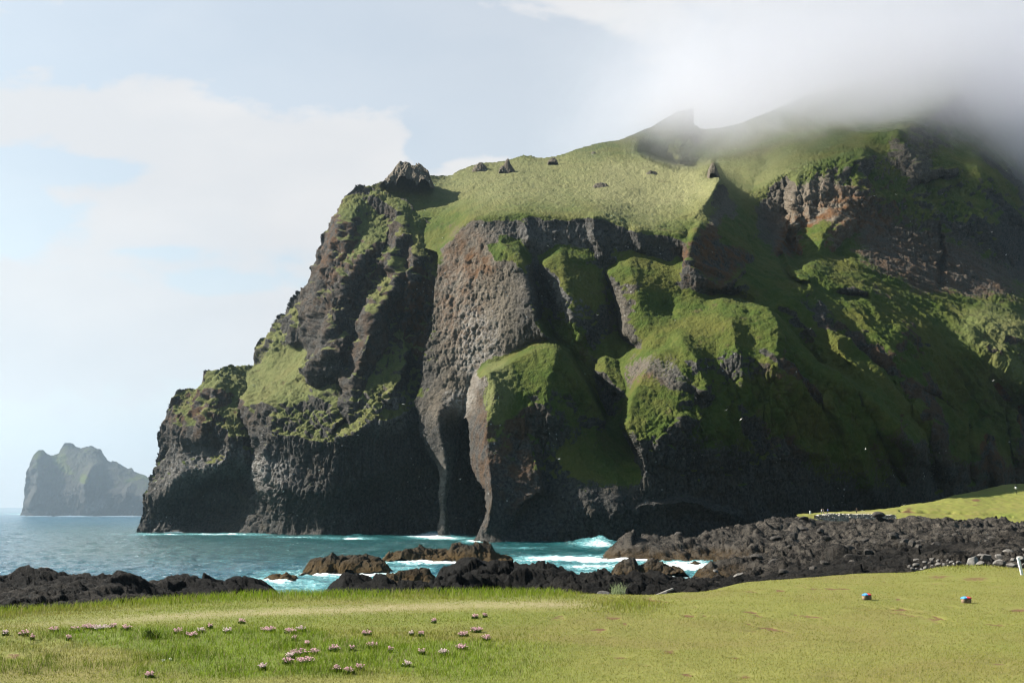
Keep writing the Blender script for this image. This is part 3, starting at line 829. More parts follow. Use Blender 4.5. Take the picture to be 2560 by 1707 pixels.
# thins away towards the west, the front and the back
wst = n.ramp(n.math('ADD', sp.outputs[0], n.math('MULTIPLY', n.math('SUBTRACT', nz, 0.5), 200.0)), 0.0, 270.0)
yfr = n.ramp(sp.outputs[1], 520.0, 600.0)
den = n.math('MULTIPLY', n.math('MULTIPLY', den, wst), yfr)
def puff(cx, cy, cz, rx, ry, rz, amt):
    r2 = 0.0
    for ax, c_, r_ in ((0, cx, rx), (1, cy, ry), (2, cz, rz)):
        q = n.math('DIVIDE', n.math('SUBTRACT', sp.outputs[ax], c_), r_)
        r2 = n.math('ADD', n.math('MULTIPLY', q, q), r2)
    return n.math('MULTIPLY', n.math('EXPONENT', n.math('MULTIPLY', r2, -1.0)), amt)


# thicker wads that hang on the pinnacle and along the crest
extra = n.math('ADD', n.math('ADD', puff(122, 650, 286, 44, 60, 32, 1.5), puff(330, 690, 318, 130, 90, 48, 1.3)), puff(215, 655, 276, 80, 60, 30, 1.3))
den = n.math('ADD', den, n.math('MULTIPLY', extra, n.ramp(nz, 0.34, 0.62)))
den = n.math('MULTIPLY', den, 0.0125)
v = n.n('ShaderNodeVolumePrincipled', {'Color': (0.86, 0.86, 0.885, 1), 'Density': den, 'Anisotropy': 0.8})
o = n.t.nodes.new('ShaderNodeOutputMaterial')
n.t.links.new(v, o.inputs['Volume'])
m.cycles.volume_step_rate = 1.0
fg = box('cloud', -60, 620, 515, 960, 195, 415, m)
tag(fg, 'grey white cloud draped over the mountain summit', 'cloud', kind='stuff')
# ------------------------------------------------------------------ sea
def polar(u0, u1, du, d0, d1, ratio):
    """plan grid that fans out from the viewpoint so that near ground gets fine cells; returns bearing column U, distance Y, X"""
    nu = int((u1 - u0) / du) + 1
    nd = int(math.log(d1 / d0) / ratio) + 1
    U, Ld = np.meshgrid(np.linspace(u0, u1, nu), np.linspace(math.log(d1), math.log(d0), nd))
    Y = np.exp(Ld)
    return U, Y, (U - CX) / FPX * Y


def bearing(u, v, D):
    """column of the fan (u for a level ray) that holds the point seen at u,v"""
    a, b = ray(u, v)
    return CX + FPX * float(a), EYE + float(b) * D


FOAM = [  # u, v, spread u, spread v, amount: white water where the swell meets the rocks
    (700, 1450, 70, 10, 0.9), (860, 1432, 180, 9, 1.0), (960, 1445, 220, 14, 0.6), (1010, 1470, 120, 14, 0.8), (1100, 1403, 180, 7, 1.0), (1000, 1420, 90, 10, 0.6),
    (1420, 1393, 160, 8, 1.0), (1560, 1398, 150, 8, 1.0), (1500, 1412, 200, 10, 0.7), (1600, 1440, 140, 12, 1.1), (1700, 1412, 110, 14, 1.0), (1470, 1432, 80, 12, 0.8), (1640, 1460, 100, 12, 0.8),
    (780, 1462, 140, 16, 0.6), (620, 1460, 160, 14, 0.45), (1945, 1412, 40, 14, 1.2), (1075, 1338, 60, 3.5, 1.2), (1110, 1343, 70, 3, 1.0), (880, 1344, 60, 2, 0.9), (560, 1334, 130, 2, 0.8), (760, 1341, 90, 2, 0.7),
    (430, 1334, 80, 2, 0.8), (1490, 1362, 60, 5, 0.8), (1300, 1368, 60, 2, 0.5), (1190, 1352, 40, 3, 0.8), (90, 1284, 70, 2, 0.7), (1240, 1400, 120, 9, 0.8), (1330, 1425, 120, 12, 0.5), (900, 1475, 160, 10, 0.7)]


def build_sea():
    U, Y, X = polar(-900, 3500, 4.0, 55, 40000, 0.0065)
    V = 1268 + FPX * EYE / Y                             # row at which the level sea shows
    foam = np.zeros_like(X)
    for (u, v, su, sv, a) in FOAM:
        foam = np.maximum(foam, a * np.exp(-((U - u) / su) ** 2 - ((V - v) / sv) ** 2))
    near = np.clip(1 - Y / 1500, 0, 1)
    Z = near * (0.7 * fbm(X / 14, Y / 9, 0 * X, 3, 5) + 0.6 * fbm(X / 4.2, Y / 3, 0 * X + 3, 3, 6, 0.6, True))
    Z = Z + 0.5 * np.clip(foam, 0, 1) * near * np.clip(fbm(X / 5, Y / 4, 0 * X, 3, 8), -0.3, 1)
    # swell lifting against the foot of the cliff in two places
    for (u, v, h, ru, rd) in ((1490, 1361, 2.6, 60, 9), (1085, 1337, 1.6, 45, 9), (900, 1343, 1.2, 40, 7)):
        xx, yy = sea_at(u, v)
        Z += h * np.exp(-((X - xx) / (ru * yy / FPX)) ** 2 - ((Y - yy) / rd) ** 2) * (0.8 + 0.5 * fbm(X / 3, Y / 3, 0 * X, 3, 12))
    # under the cliffs: greener, and their dark reflection put into the colour
    green_reflection = np.exp(-((np.clip(300 - U, 0, None)) / 260) ** 2) * sstep(V, 1290, 1330) * (1 - 0.75 * sstep(V, 1370, 1440))
    m, n = new_mat('sea_water')
    pos = n.n('ShaderNodeNewGeometry', out=0)
    mp = n.n('ShaderNodeMapping', {'Vector': pos, 'Scale': (0.75, 1.0, 1.0)})
    fo, sh = n.attr('foam'), n.attr('green_reflection')
    str_ = n.n('ShaderNodeMapping', {'Vector': pos, 'Scale': (0.10, 0.30, 1.0), 'Rotation': (0, 0, 0.12)})
    fn = n.noise(str_, 1.6, 8.0, 0.68, 0.8)
    fn2 = n.noise(pos, 1.2, 5.0, 0.65)
    f = n.math('ADD', n.math('MULTIPLY', fo, 0.55), n.math('ADD', n.math('MULTIPLY', fn, 0.70), n.math('MULTIPLY', fn2, 0.42)))
    fm = n.ramp(f, 0.86, 1.08)
    # scattered whitecaps further out
    wc = n.math('MULTIPLY', n.ramp(n.noise(n.n('ShaderNodeMapping', {'Vector': pos, 'Scale': (0.10, 0.30, 1)}), 1.6, 8.0, 0.75, 0.3), 0.62, 0.70), 0.5)
    fm = n.math('MAXIMUM', fm, wc)
    deep = n.mix(sh, (0.002, 0.064, 0.110), (0.001, 0.042, 0.045))
    aer = n.mix(n.ramp(f, 0.55, 0.95), deep, (0.10, 0.28, 0.30))
    col = n.mix(fm, aer, (0.62, 0.66, 0.68))
    h = n.math('ADD', n.math('MULTIPLY', n.noise(mp, 0.16, 8.0, 0.66), 1.0), n.math('MULTIPLY', n.noise(mp, 1.1, 4.0, 0.6), 0.12))
    bump = n.n('ShaderNodeBump', {'Strength': 1.0, 'Distance': 3.4, 'Height': h})
    b = n.n('ShaderNodeBsdfPrincipled', {'Base Color': col, 'Roughness': n.math('MULTIPLY_ADD', fm, 0.5, 0.16), 'IOR': 1.333, 'Specular IOR Level': 0.42, 'Normal': bump})
    finish(n, b)
    mask = np.ones_like(X, bool)
    idx, F = grid_faces(mask)
    P = np.stack([X, Y, Z], -1)[mask]
    mesh_np('sea', P, F, m, {'foam': foam[mask], 'green_reflection': green_reflection[mask]})['kind'] = 'structure'


build_sea()
# ------------------------------------------------------------------ lava shore, sea rocks
def lava_material(name, wet=True, brown=0.0):
    m, n = new_mat(name)
    pos = n.n('ShaderNodeNewGeometry', out=0)
    sp = n.t.nodes.new('ShaderNodeSeparateXYZ')
    n.t.links.new(pos, sp.inputs[0])
    a = n.noise(pos, 0.5, 6.0, 0.65)
    b_ = n.noise(pos, 3.5, 5.0, 0.7)
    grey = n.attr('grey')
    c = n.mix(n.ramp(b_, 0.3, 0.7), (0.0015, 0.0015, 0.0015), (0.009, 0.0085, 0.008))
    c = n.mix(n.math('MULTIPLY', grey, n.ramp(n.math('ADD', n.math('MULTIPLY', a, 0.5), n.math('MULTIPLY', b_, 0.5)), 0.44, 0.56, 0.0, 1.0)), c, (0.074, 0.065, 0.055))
    # weed and brown crust near the water line
    low = n.ramp(n.math('ADD', sp.outputs[2], n.math('MULTIPLY', n.math('SUBTRACT', a, 0.5), 3.0)), 3.4, 0.6)
    c = n.mix(n.math('MULTIPLY', low, n.math('ADD', n.math('MULTIPLY', n.ramp(b_, 0.35, 0.6), 0.8), brown)), c, (0.045, 0.028, 0.010))
    if brown:
        c = n.mix(n.ramp(a, 0.4, 0.62, 0.1, 0.6), c, (0.050, 0.037, 0.021))
    lich = n.attr('turf')
    c = n.mix(n.ramp(n.math('ADD', lich, n.math('MULTIPLY', n.math('SUBTRACT', a, 0.5), 1.2)), 0.45, 0.6), c, (0.060, 0.068, 0.016))
    bump = n.n('ShaderNodeBump', {'Strength': 1.0, 'Distance': 0.35, 'Height': n.noise(pos, 5.0, 5.0, 0.7)})
    bs = n.n('ShaderNodeBsdfPrincipled', {'Base Color': c, 'Roughness': 0.9, 'Specular IOR Level': 0.06, 'Normal': bump})
    finish(n, bs)
    return m


MAT_LAVA = lava_material('black_lava')
MAT_SKERRY = lava_material('brown_sea_rock', brown=0.55)


def craggy(X, Y, s, seed):
    """broken lava surface: tilted blocks of a few sizes, largest about s metres across"""
    out = 0
    for k, (sc, am) in enumerate(((s * 2.4, 0.42), (s, 0.46), (s * 0.45, 0.34), (s * 0.2, 0.22))):
        wx = 0.45 * fbm(X / sc, Y / sc, 0 * X + k, 2, seed + k * 3)
        wy = 0.45 * fbm(X / sc + 9, Y / sc, 0 * X + k, 2, seed + k * 3 + 1)
        f1, f2, rv, ox, oy = worley2(X / sc + wx, Y / (sc * 1.5) + wy, seed + k)
        tilt = ((rv * 37.7) % 1 - 0.5) * ox + ((rv * 91.3) % 1 - 0.5) * oy
        gap = np.exp(-((f2 - f1) / 0.10) ** 2)
        out = out + am * sc * (np.floor(rv * 4) / 4 * 0.75 - 0.35 + tilt * 1.1 - 0.42 * gap * (k > 0))
    return out


def cps(pts, D=None):
    """photo points with a distance -> control points (bearing column, log distance, height)"""
    L = []
    for p in pts:
        d = p[2] if len(p) > 2 else D
        u, z = bearing(p[0], p[1], d)
        L.append((u, math.log(d), z))
    return L


def terrain(name, u0, u1, du, d0, d1, ratio, lines, mat, detail, poly=None, attrs=None):
    U, Y, X = polar(u0, u1, du, d0, d1, ratio)
    k = du / ratio                                       # scale log distance so that cells are square for the solver
    L2 = [[(p[0], -p[1] * k, p[2]) for p in L] for L in lines]
    ny, nx = U.shape
    Z = solve_lines(u0, -math.log(d1) * k, nx, ny, du, L2)
    Z = blur(Z, 2)
    Z, at = detail(U, Y, X, Z)
    mask = np.ones(U.shape, bool)
    if poly is not None:
        mask = in_poly(U, np.log(Y), poly)
    idx, F = grid_faces(mask)
    o = mesh_np(name, np.stack([X, Y, Z], -1)[mask], F, mat, {q: w_[mask] for q, w_ in at.items()})
    o['kind'] = 'structure'
    lU, lD = u0, math.log(d1)

    def height(x, y):
        j = int(round((CX + FPX * x / y - lU) / du))
        i = int(round((lD - math.log(y)) / ratio))
        return float(Z[min(max(i, 0), ny - 1), min(max(j, 0), nx - 1)])
    return o, height, (X, Y, Z, U)


def lv(us, D, z):
    return [(u, math.log(D), z) for u in us]


SH = [
    # crests of the black lava against the water, left to right
    cps([(-200, 1440), (0, 1430), (45, 1425), (81, 1419), (135, 1418), (180, 1425), (234, 1425), (270, 1420), (306, 1421), (320, 1430), (326, 1450), (336, 1459)], 58),
    cps([(351, 1457), (374, 1460), (380, 1468), (392, 1457), (419, 1439), (446, 1430), (473, 1432), (509, 1446), (541, 1466)], 66),
    cps([(559, 1457), (586, 1450), (631, 1461), (671, 1473), (703, 1486)], 70),
    cps([(725, 1484), (775, 1470), (825, 1455), (856, 1446), (892, 1441), (937, 1446), (964, 1439), (991, 1452), (1005, 1467)], 92),
    cps([(1020, 1476), (1080, 1470)], 92),
    cps([(1092, 1426), (1127, 1413), (1162, 1403), (1237, 1395), (1277, 1398), (1327, 1410), (1363, 1408), (1403, 1410), (1433, 1425), (1453, 1443)], 104),
    cps([(1478, 1446), (1518, 1449), (1553, 1440), (1628, 1435), (1668, 1446), (1700, 1452)], 112),
    # inner foot of the lava by the lawn
    [(-300, math.log(40), 7.0), (0, math.log(40), 7.4), (300, math.log(40), 7.6), (620, math.log(42), 7.2), (720, math.log(48), 5.2), (1000, math.log(52), 5.2), (1100, math.log(60), 4.6), (1500, math.log(56), 5.4), (1750, math.log(52), 7.2), (2000, math.log(56), 7.6), (2300, math.log(56), 8.0), (2700, math.log(54), 8.2)],
    lv((-300, 0, 700, 1500, 2800), 30, 7.6),
    cps([(1100, 1462, 84), (1200, 1452, 84), (1350, 1455, 84), (1460, 1466, 84)]),
    # sea bed behind the crests
    [(-300, math.log(78), 1.0), (0, math.log(78), 0.5), (330, math.log(76), -0.6), (540, math.log(80), -0.8), (720, math.log(78), -0.6), (860, math.log(106), -0.8), (1010, math.log(100), -0.5), (1100, math.log(122), -0.9), (1300, math.log(126), -1), (1460, math.log(124), -0.8), (1560, math.log(130), -0.8), (1700, math.log(134), -0.6)],
    [(-300, math.log(130), -3), (700, math.log(130), -3), (1300, math.log(160), -3), (1520, math.log(160), -3), (1640, math.log(165), -2.5), (1720, math.log(190), -2.2), (1740, math.log(205), -2.2), (1640, math.log(214), -2.4), (1480, math.log(226), -2.6), (1440, math.log(300), -3), (1440, math.log(360), -3)],
    lv((-300, 300, 900, 1300), 355, -4),
    # water inlet
    cps([(1925, 1412, 205), (1965, 1412, 205)]), 
    # front shore of the right hand lava
    cps([(1690, 1467, 146), (1720, 1468, 146), (1760, 1460, 152)]), cps([(1760, 1470, 100), (1830, 1462, 100), (1900, 1452, 105), (2000, 1446, 110)]),
    cps([(1790, 1418, 178), (1840, 1380, 180), (1885, 1370, 182), (1930, 1384, 184), (1958, 1410, 190)]),
    cps([(1730, 1440, 170), (1770, 1420, 172), (1800, 1412, 174)]),
    # headland: foot, top
    cps([(1520, 1394, 237), (1560, 1397, 231), (1640, 1398, 229), (1720, 1398, 229), (1790, 1394, 236), (1840, 1396, 232)]),
    cps([(1548, 1345, 243), (1560, 1330, 246), (1620, 1322, 250), (1700, 1332, 252), (1745, 1336, 256), (1755, 1318, 258), (1800, 1314, 262), (1860, 1316, 268), (1905, 1304, 280), (1960, 1294, 300), (2015, 1292, 318)]),
    cps([(1540, 1372, 262), (1700, 1372, 280), (1860, 1350, 310), (1960, 1330, 340)]),
    cps([(1800, 1360, 240), (1900, 1350, 236), (2000, 1340, 250), (2100, 1330, 262)]), cps([(2015, 1298, 330), (2100, 1303, 324), (2219, 1300, 322), (2283, 1294, 318), (2330, 1296, 316), (2368, 1304, 316), (2420, 1308, 312), (2560, 1312, 308), (2700, 1316, 305)]),
    cps([(2000, 1378, 200), (2150, 1352, 214), (2300, 1340, 220), (2450, 1338, 220), (2650, 1335, 220)]),
    cps([(1990, 1420, 130), (2100, 1395, 138), (2250, 1372, 140), (2400, 1360, 144), (2650, 1350, 150)]),
    cps([(2050, 1428, 84), (2200, 1410, 84), (2300, 1395, 82), (2400, 1386, 80), (2500, 1368, 84), (2650, 1362, 84)]),
    lv((2000, 2700), 352, 5),
]


def shore_detail(U, Y, X, Z):
    high = (1 - 0.8 * np.exp(-((U - 2150) / 170) ** 2) * sstep(Y, 285, 310)) * (0.55 + 0.45 * sstep(Z, -1.0, 2.5))
    wild = 0.45 + 0.75 * sstep(fbm(X / 22, Y / 30, 0 * X, 3, 47), -0.35, 0.35)
    c = craggy(X, Y, 1.3, 3) * wild * (0.85 - 0.1 * np.clip(Y / 120, 0, 1)) + np.clip((Y - 90) / 120, 0, 1) * craggy(X + 50, Y, 5.5, 23) * 0.46
    # ropes and flow benches lying across the view
    c = c + np.clip(Y / 200, 0.15, 1) * 1.5 * fbm(X / 26, Y / 9, 0 * X, 4, 49, 0.55)
    c = c + 0.16 * fbm(X / 0.8, Y / 0.8, 0 * X, 3, 48, 0.6, True) * sstep(Y, 130, 60)
    r = 0.9 * fbm(X / 6, Y / 6, 0 * X, 4, 50, 0.55, True) * np.clip(Y / 90, 0.45, 1.3)
    flat = np.exp(-((U - 2000) / 260) ** 2 - ((Y - 80) / 26) ** 2) * 0.65
    Z = Z + (c + r) * high * (1 - flat)
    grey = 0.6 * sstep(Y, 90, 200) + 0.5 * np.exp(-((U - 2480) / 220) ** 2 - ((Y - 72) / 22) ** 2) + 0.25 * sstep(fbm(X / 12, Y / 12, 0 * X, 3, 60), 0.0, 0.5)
    turf = 0.5 * np.exp(-((U - 1750) / 120) ** 2 - ((Y - 62) / 12) ** 2)
    return Z, {'grey': grey, 'turf': turf}


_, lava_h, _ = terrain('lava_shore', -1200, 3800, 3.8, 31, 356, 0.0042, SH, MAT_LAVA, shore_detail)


def mound(name, crest, D, base_v, depth, label, cat, mat=None, blk=0.9, seed=0, slope=0.0, res=None, group=None, grey=0.2, sink=0.6, lean=0.0):
    """one rock whose crest follows the traced outline at its own distance; slope = rise of the ground behind it"""
    xs, zs = [], []
    for (u, v) in crest:
        x, _, z = place(u, v, D)
        xs.append(float(x))
        zs.append(float(z))
    zb = EYE + float(ray(crest[0][0], base_v)[1]) * D
    x0, x1 = min(xs) - 0.4, max(xs) + 0.4
    res = res or max(0.12, (x1 - x0) / 170)
    nx, ny = int((x1 - x0) / res) + 1, int(depth * 2 / res) + 1
    X, T = np.meshgrid(np.linspace(x0, x1, nx), np.linspace(1, -1, ny))
    zc = np.interp(X, xs, zs)
    Yl = T * depth
    wob = 0.35 * fbm(X / 3, Yl / 3 + D, 0 * X + seed, 3, seed)
    t = np.clip(np.abs(T + wob * 0.5) * np.where(T < 0, 1.0, 1.25), 0, 1.3)
    env = 1 - t ** 1.7
    ends = np.clip(np.minimum(X - x0, x1 - X) / (0.10 * (x1 - x0)), 0, 1) ** 0.6
    h = (zc - zb) * np.minimum(env, 1) * ends
    h = h + craggy(X + seed * 31.7, Yl + D, blk, seed) * np.clip(env + 0.5, 0.2, 1) * 0.8 * ends
    Z = zb - sink + (h + sink) + Yl * slope - 0.0
    edge_ = sstep(env, 0.05, -0.4)
    Z = Z - edge_ * (sink + 0.5 * blk + 0.3) - (1 - ends) * (sink + 0.4 * blk)
    mask = np.ones_like(X, bool)
    idx, F = grid_faces(mask)
    cx, cy = (x0 + x1) / 2, D
    P = np.stack([X - cx + lean * (Z - zb), Yl, Z - zb], -1)[mask]
    o = mesh_np(name, P, F, mat or MAT_SKERRY, {'grey': np.full(mask.sum(), grey), 'turf': np.zeros(mask.sum()), 'rock': np.full(mask.sum(), 0.72), 'warm': np.full(mask.sum(), 0.9)})
    o.location = (cx, cy, zb)
    return tag(o, label, cat, group)


GSK = 'rocks standing in the sea'
mound('sea_rock', [(655, 1447), (668, 1436), (690, 1430), (705, 1437), (718, 1428), (735, 1437), (746, 1446)], 165, 1449, 3.2, 'smallest brown rock alone in the foam, nearest the open water', 'rock', blk=1.0, seed=1, group=GSK)
mound('sea_rock', [(757, 1416), (772, 1404), (808, 1395), (832, 1386), (848, 1396), (888, 1384), (920, 1388), (956, 1396), (982, 1410)], 190, 1424, 5.5, 'long low brown rock in the surf left of the flat topped black reef', 'rock', blk=1.6, seed=2, group=GSK)
mound('sea_rock', [(953, 1389), (976, 1372), (1020, 1364), (1048, 1362), (1068, 1370), (1123, 1372), (1131, 1356), (1175, 1356), (1200, 1352), (1227, 1360), (1238, 1382), (1262, 1386), (1296, 1393)], 231, 1397, 7.0,
      'longest sea rock, square blocks on top, in front of the elephant leg', 'rock', blk=2.0, seed=3, group=GSK)
mound('sea_rock', [(958, 1436), (980, 1424), (996, 1432), (1028, 1420), (1060, 1414), (1072, 1416), (1094, 1438)], 151, 1466, 4.5, 'rusty brown rock wedged beside the black lava ridge', 'rock', blk=1.3, seed=4, group=GSK, grey=0.0)
mound('sea_rock', [(1526, 1424), (1536, 1403), (1559, 1394), (1586, 1392), (1595, 1412), (1622, 1403), (1653, 1403), (1676, 1412), (1713, 1422)], 183, 1431, 4.5, 'dark rock with a high block at its left end, in white water off the headland', 'rock', mat=MAT_LAVA, blk=1.5, seed=5, group=GSK, grey=0.5)
mound('sea_rock', [(1728, 1407), (1739, 1400), (1749, 1407)], 214, 1409, 1.2, 'tiny dark rock in the foam close under the headland', 'rock', mat=MAT_LAVA, blk=0.6, seed=6, group=GSK)

# crags on the grassy ridge
GOC = 'crags on the grassy ridge'
mound('rock_outcrop', [(960, 462), (971, 447), (981, 429), (997, 405), (1002, 401), (1008, 406), (1018, 400), (1042, 409), (1059, 423), (1072, 436), (1082, 446)], 563, 452, 18, 'largest crag, a notched turf backed tor at the seaward end of the ridge', 'crag', mat=MAT_CLIFF, blk=4.2, seed=11, slope=0.30, group=GOC, sink=3)
mound('rock_outcrop', [(1178, 428), (1184, 418), (1195, 409), (1203, 406), (1212, 412), (1220, 424)], 622, 428, 5, 'low rounded crag on the skyline beside the leaning spike', 'crag', mat=MAT_CLIFF, blk=2.4, seed=12, slope=0.4, group=GOC, sink=2)
mound('rock_outcrop', [(1247, 421), (1258, 412), (1265, 398), (1271, 394), (1274, 402), (1278, 412), (1288, 428)], 610, 428, 4, 'leaning spike of rock on the pale grass below the skyline', 'crag', mat=MAT_CLIFF, blk=2.2, seed=13, slope=0.4, group=GOC, sink=2)
mound('rock_outcrop', [(1370, 402), (1378, 394), (1388, 392), (1394, 400)], 632, 402, 2.5, 'small dark crag on the grass midway between spike and cloud', 'crag', mat=MAT_CLIFF, blk=1.8, seed=14, slope=0.4, group=GOC, sink=2)
mound('rock_outcrop', [(1478, 384), (1484, 379), (1490, 382), (1494, 388)], 655, 388, 2.0, 'lone pebble sized crag on the upper grass under the clouded spire', 'crag', mat=MAT_CLIFF, blk=1.0, seed=15, slope=0.4, group=GOC, sink=2)
mound('rock_outcrop', [(1478, 466), (1490, 458), (1505, 456), (1520, 462), (1528, 470)], 553, 470, 3.0, 'wide flat crag in the middle of the pale slope', 'crag', mat=MAT_CLIFF, blk=2.0, seed=16, slope=0.42, group=GOC, sink=2)
mound('rock_outcrop', [(1604, 452), (1614, 436), (1626, 426), (1640, 430), (1648, 444)], 590, 454, 3.2, 'broken crag on the pale slope below the shaded bowl', 'crag', mat=MAT_CLIFF, blk=2.2, seed=17, slope=0.42, group=GOC, sink=2)
mound('rock_outcrop', [(1770, 426), (1776, 414), (1784, 408), (1790, 416), (1796, 434)], 556, 436, 4, 'thumb shaped crag on the lip of the gorge', 'crag', mat=MAT_CLIFF, blk=2.2, seed=18, slope=0.3, group=GOC, sink=3)
# ------------------------------------------------------------------ grass hill by the cliff, lawn in front
def project(X, Y, Z):
    ct, st = math.cos(TILT), math.sin(TILT)
    zz = Z - EYE
    f = ct * Y + st * zz
    up = -st * Y + ct * zz
    return CX + FPX * X / f, CY - FPX * up / f


def turf_material(name):
    m, n = new_mat(name)
    pos = n.n('ShaderNodeNewGeometry', out=0)
    lush, sand, bare, dry = (n.attr(k) for k in ('lush', 'sand', 'bare', 'dry'))
    a = n.noise(pos, 0.9, 5.0, 0.6)
    b_ = n.noise(pos, 7.0, 5.0, 0.7)
    c_ = n.noise(pos, 45.0, 3.0, 0.7)
    g = n.mix(n.ramp(a, 0.3, 0.7), (0.075, 0.092, 0.012), (0.110, 0.116, 0.020))
    g = n.mix(n.math('MULTIPLY', dry, n.ramp(a, 0.25, 0.6, 0.5, 1.0)), g, (0.118, 0.118, 0.028))
    big_ = n.noise(pos, 0.22, 5.0, 0.62, 0.6)
    g = n.mix(n.ramp(big_, 0.45, 0.68, 0.0, 0.75), g, (0.105, 0.085, 0.026))
    g = n.mix(lush, g, (0.066, 0.100, 0.010))
    g = n.mix(n.ramp(b_, 0.46, 0.72, 0.0, 0.5), g, (0.040, 0.044, 0.010))
    g = n.mix(n.ramp(c_, 0.3, 0.7, 0.0, 0.45), g, (0.150, 0.145, 0.045))
    g = n.mix(n.math('MULTIPLY', sand, n.ramp(b_, 0.3, 0.65)), g, (0.200, 0.170, 0.095))
    br = n.ramp(n.math('ADD', bare, n.math('MULTIPLY', n.math('SUBTRACT', b_, 0.5), 1.4)), 0.5, 0.75)
    g = n.mix(br, g, (0.085, 0.046, 0.022))
    h = n.math('ADD', n.math('MULTIPLY', b_, 1.0), n.math('MULTIPLY', c_, 0.35))
    bump = n.n('ShaderNodeBump', {'Strength': 0.8, 'Distance': 0.06, 'Height': h})
    bs = n.n('ShaderNodeBsdfPrincipled', {'Base Color': g, 'Roughness': 0.9, 'Specular IOR Level': 0.15, 'Normal': bump})
    finish(n, bs)
    return m


MAT_TURF = turf_material('turf')


def gauss(U, V, u, v, ru, rv, a=1.0):
    return a * np.exp(-((U - u) / ru) ** 2 - ((V - v) / rv) ** 2)


HILL = [(1990, 1294, 322), (2015, 1291, 326), (2062, 1283, 340), (2147, 1281, 342), (2198, 1279, 346), (2240, 1272, 350), (2283, 1268, 354), (2325, 1259, 360), (2368, 1244, 366), (2393, 1237, 370), (2449, 1229, 374),
        (2474, 1227, 378), (2504, 1212, 384), (2530, 1208, 388), (2560, 1208, 388), (2700, 1206, 392)]
HLINES = [cps(HILL), cps([(1990, 1298, 318), (2040, 1297, 321), (2100, 1300, 324), (2219, 1300, 326), (2283, 1297, 322), (2368, 1304, 318), (2410, 1306, 316), (2560, 1314, 312), (2700, 1318, 310)]),
          cps([(2240, 1288, 336), (2330, 1290, 336), (2450, 1296, 332), (2560, 1300, 330)]), cps([(2400, 1262, 352), (2480, 1258, 356), (2600, 1256, 358)]), cps([(2420, 1237, 370), (2500, 1234, 372), (2600, 1233, 373)]),
          cps([(2440, 1229, 375), (2490, 1224, 379), (2560, 1222, 381)]),
          lv((1980, 2100), 410, 7), lv((2300, 2700), 440, 14), lv((1980, 2300), 298, 2), lv((2300, 2720), 288, 2)]


def hill_detail(U, Y, X, Z):
    Z = Z + 0.5 * fbm(X / 9, Y / 9, 0 * X, 4, 90) + 0.22 * fbm(X / 2.2, Y / 2.2, 0 * X, 3, 91)
    u, v = project(X, Y, Z)
    d, sd, _ = seg_dist(u, v, [(2250, 1276), (2310, 1280), (2400, 1282), (2480, 1286), (2530, 1291)])
    cut = np.exp(-(d / 2.2) ** 2)
    Z = Z - 0.7 * cut
    bare = 0.7 * cut + gauss(u, v, 2440, 1250, 14, 4, 1.1) + gauss(u, v, 2438, 1262, 14, 3, 0.7) + gauss(u, v, 2272, 1272, 14, 6, 0.7)
    sand = gauss(u, v, 2170, 1281, 50, 2.5, 1.0) + gauss(u, v, 2515, 1304, 9, 2, 1.0)
    lush = gauss(u, v, 2510, 1289, 30, 7, 0.8) + gauss(u, v, 2440, 1239, 60, 4, 0.6)
    return Z, {'bare': bare, 'sand': np.clip(sand, 0, 1), 'lush': np.clip(lush, 0, 1), 'dry': np.full_like(X, 0.25)}


hp = [(p[0] + 0, p[1] + 0.0) for p in [(q[0], q[1]) for q in cps([(a_, b_, d_ + 12) for a_, b_, d_ in HILL])]]
lo = [(q[0], q[1]) for q in HLINES[1]]
hill_poly = hp + [(2720, math.log(296)), (2560, math.log(298)), (2410, math.log(306)), (2219, math.log(312)), (2100, math.log(310)), (1990, math.log(308))]
_, hill_h, _ = terrain('grass_hill', 1980, 2720, 2.4, 290, 408, 0.0011, HLINES, MAT_TURF, hill_detail, hill_poly)

EDGE = [(-1500, 1552, 22.2), (-320, 1546, 22.5), (0, 1531, 23.5), (150, 1516, 25), (300, 1505, 26.5), (620, 1487, 28.5), (1000, 1481, 29.5), (1400, 1481, 30), (1640, 1487, 30), (1757, 1475, 32),
        (1860, 1451, 36), (1996, 1444, 38), (2131, 1433, 40), (2266, 1431, 41), (2343, 1417, 42), (2464, 1413, 43), (2560, 1422, 42), (4100, 1424, 42)]
LL = [cps(EDGE), [(p[0], p[1] + 0.10, p[2] - 1.4) for p in cps(EDGE)],
      cps([(-300, 1552, 20.8), (0, 1545, 21.6), (500, 1540, 22.2), (1200, 1530, 22.8), (1500, 1528, 23)]),
      cps([(-300, 1585, 18.8), (0, 1582, 19.0), (500, 1582, 19.0), (1000, 1580, 19.4), (1300, 1575, 20)]),
      cps([(-300, 1690, 16.2), (0, 1690, 16.2), (500, 1690, 16.0), (900, 1690, 15.4), (1200, 1690, 14.6)]),
      cps([(2160, 1492, 27.2), (2420, 1504, 26.6), (1800, 1510, 25.5), (2800, 1510, 26)]), cps([(1500, 1600, 18.6), (2000, 1600, 18.4), (2560, 1600, 18.4), (2900, 1600, 18.4)]),
      cps([(1500, 1705, 13.6), (2000, 1705, 13.2), (2560, 1705, 13.0), (2900, 1705, 13.0)]),
      [(-300, math.log(8), 9.0), (1000, math.log(8), 9.4), (1500, math.log(8), 9.8), (2900, math.log(8), 9.9)]]
TRACK = [(-100, 1572), (60, 1566), (250, 1553), (480, 1540), (720, 1528), (1000, 1518), (1250, 1513), (1450, 1512), (1560, 1514)]


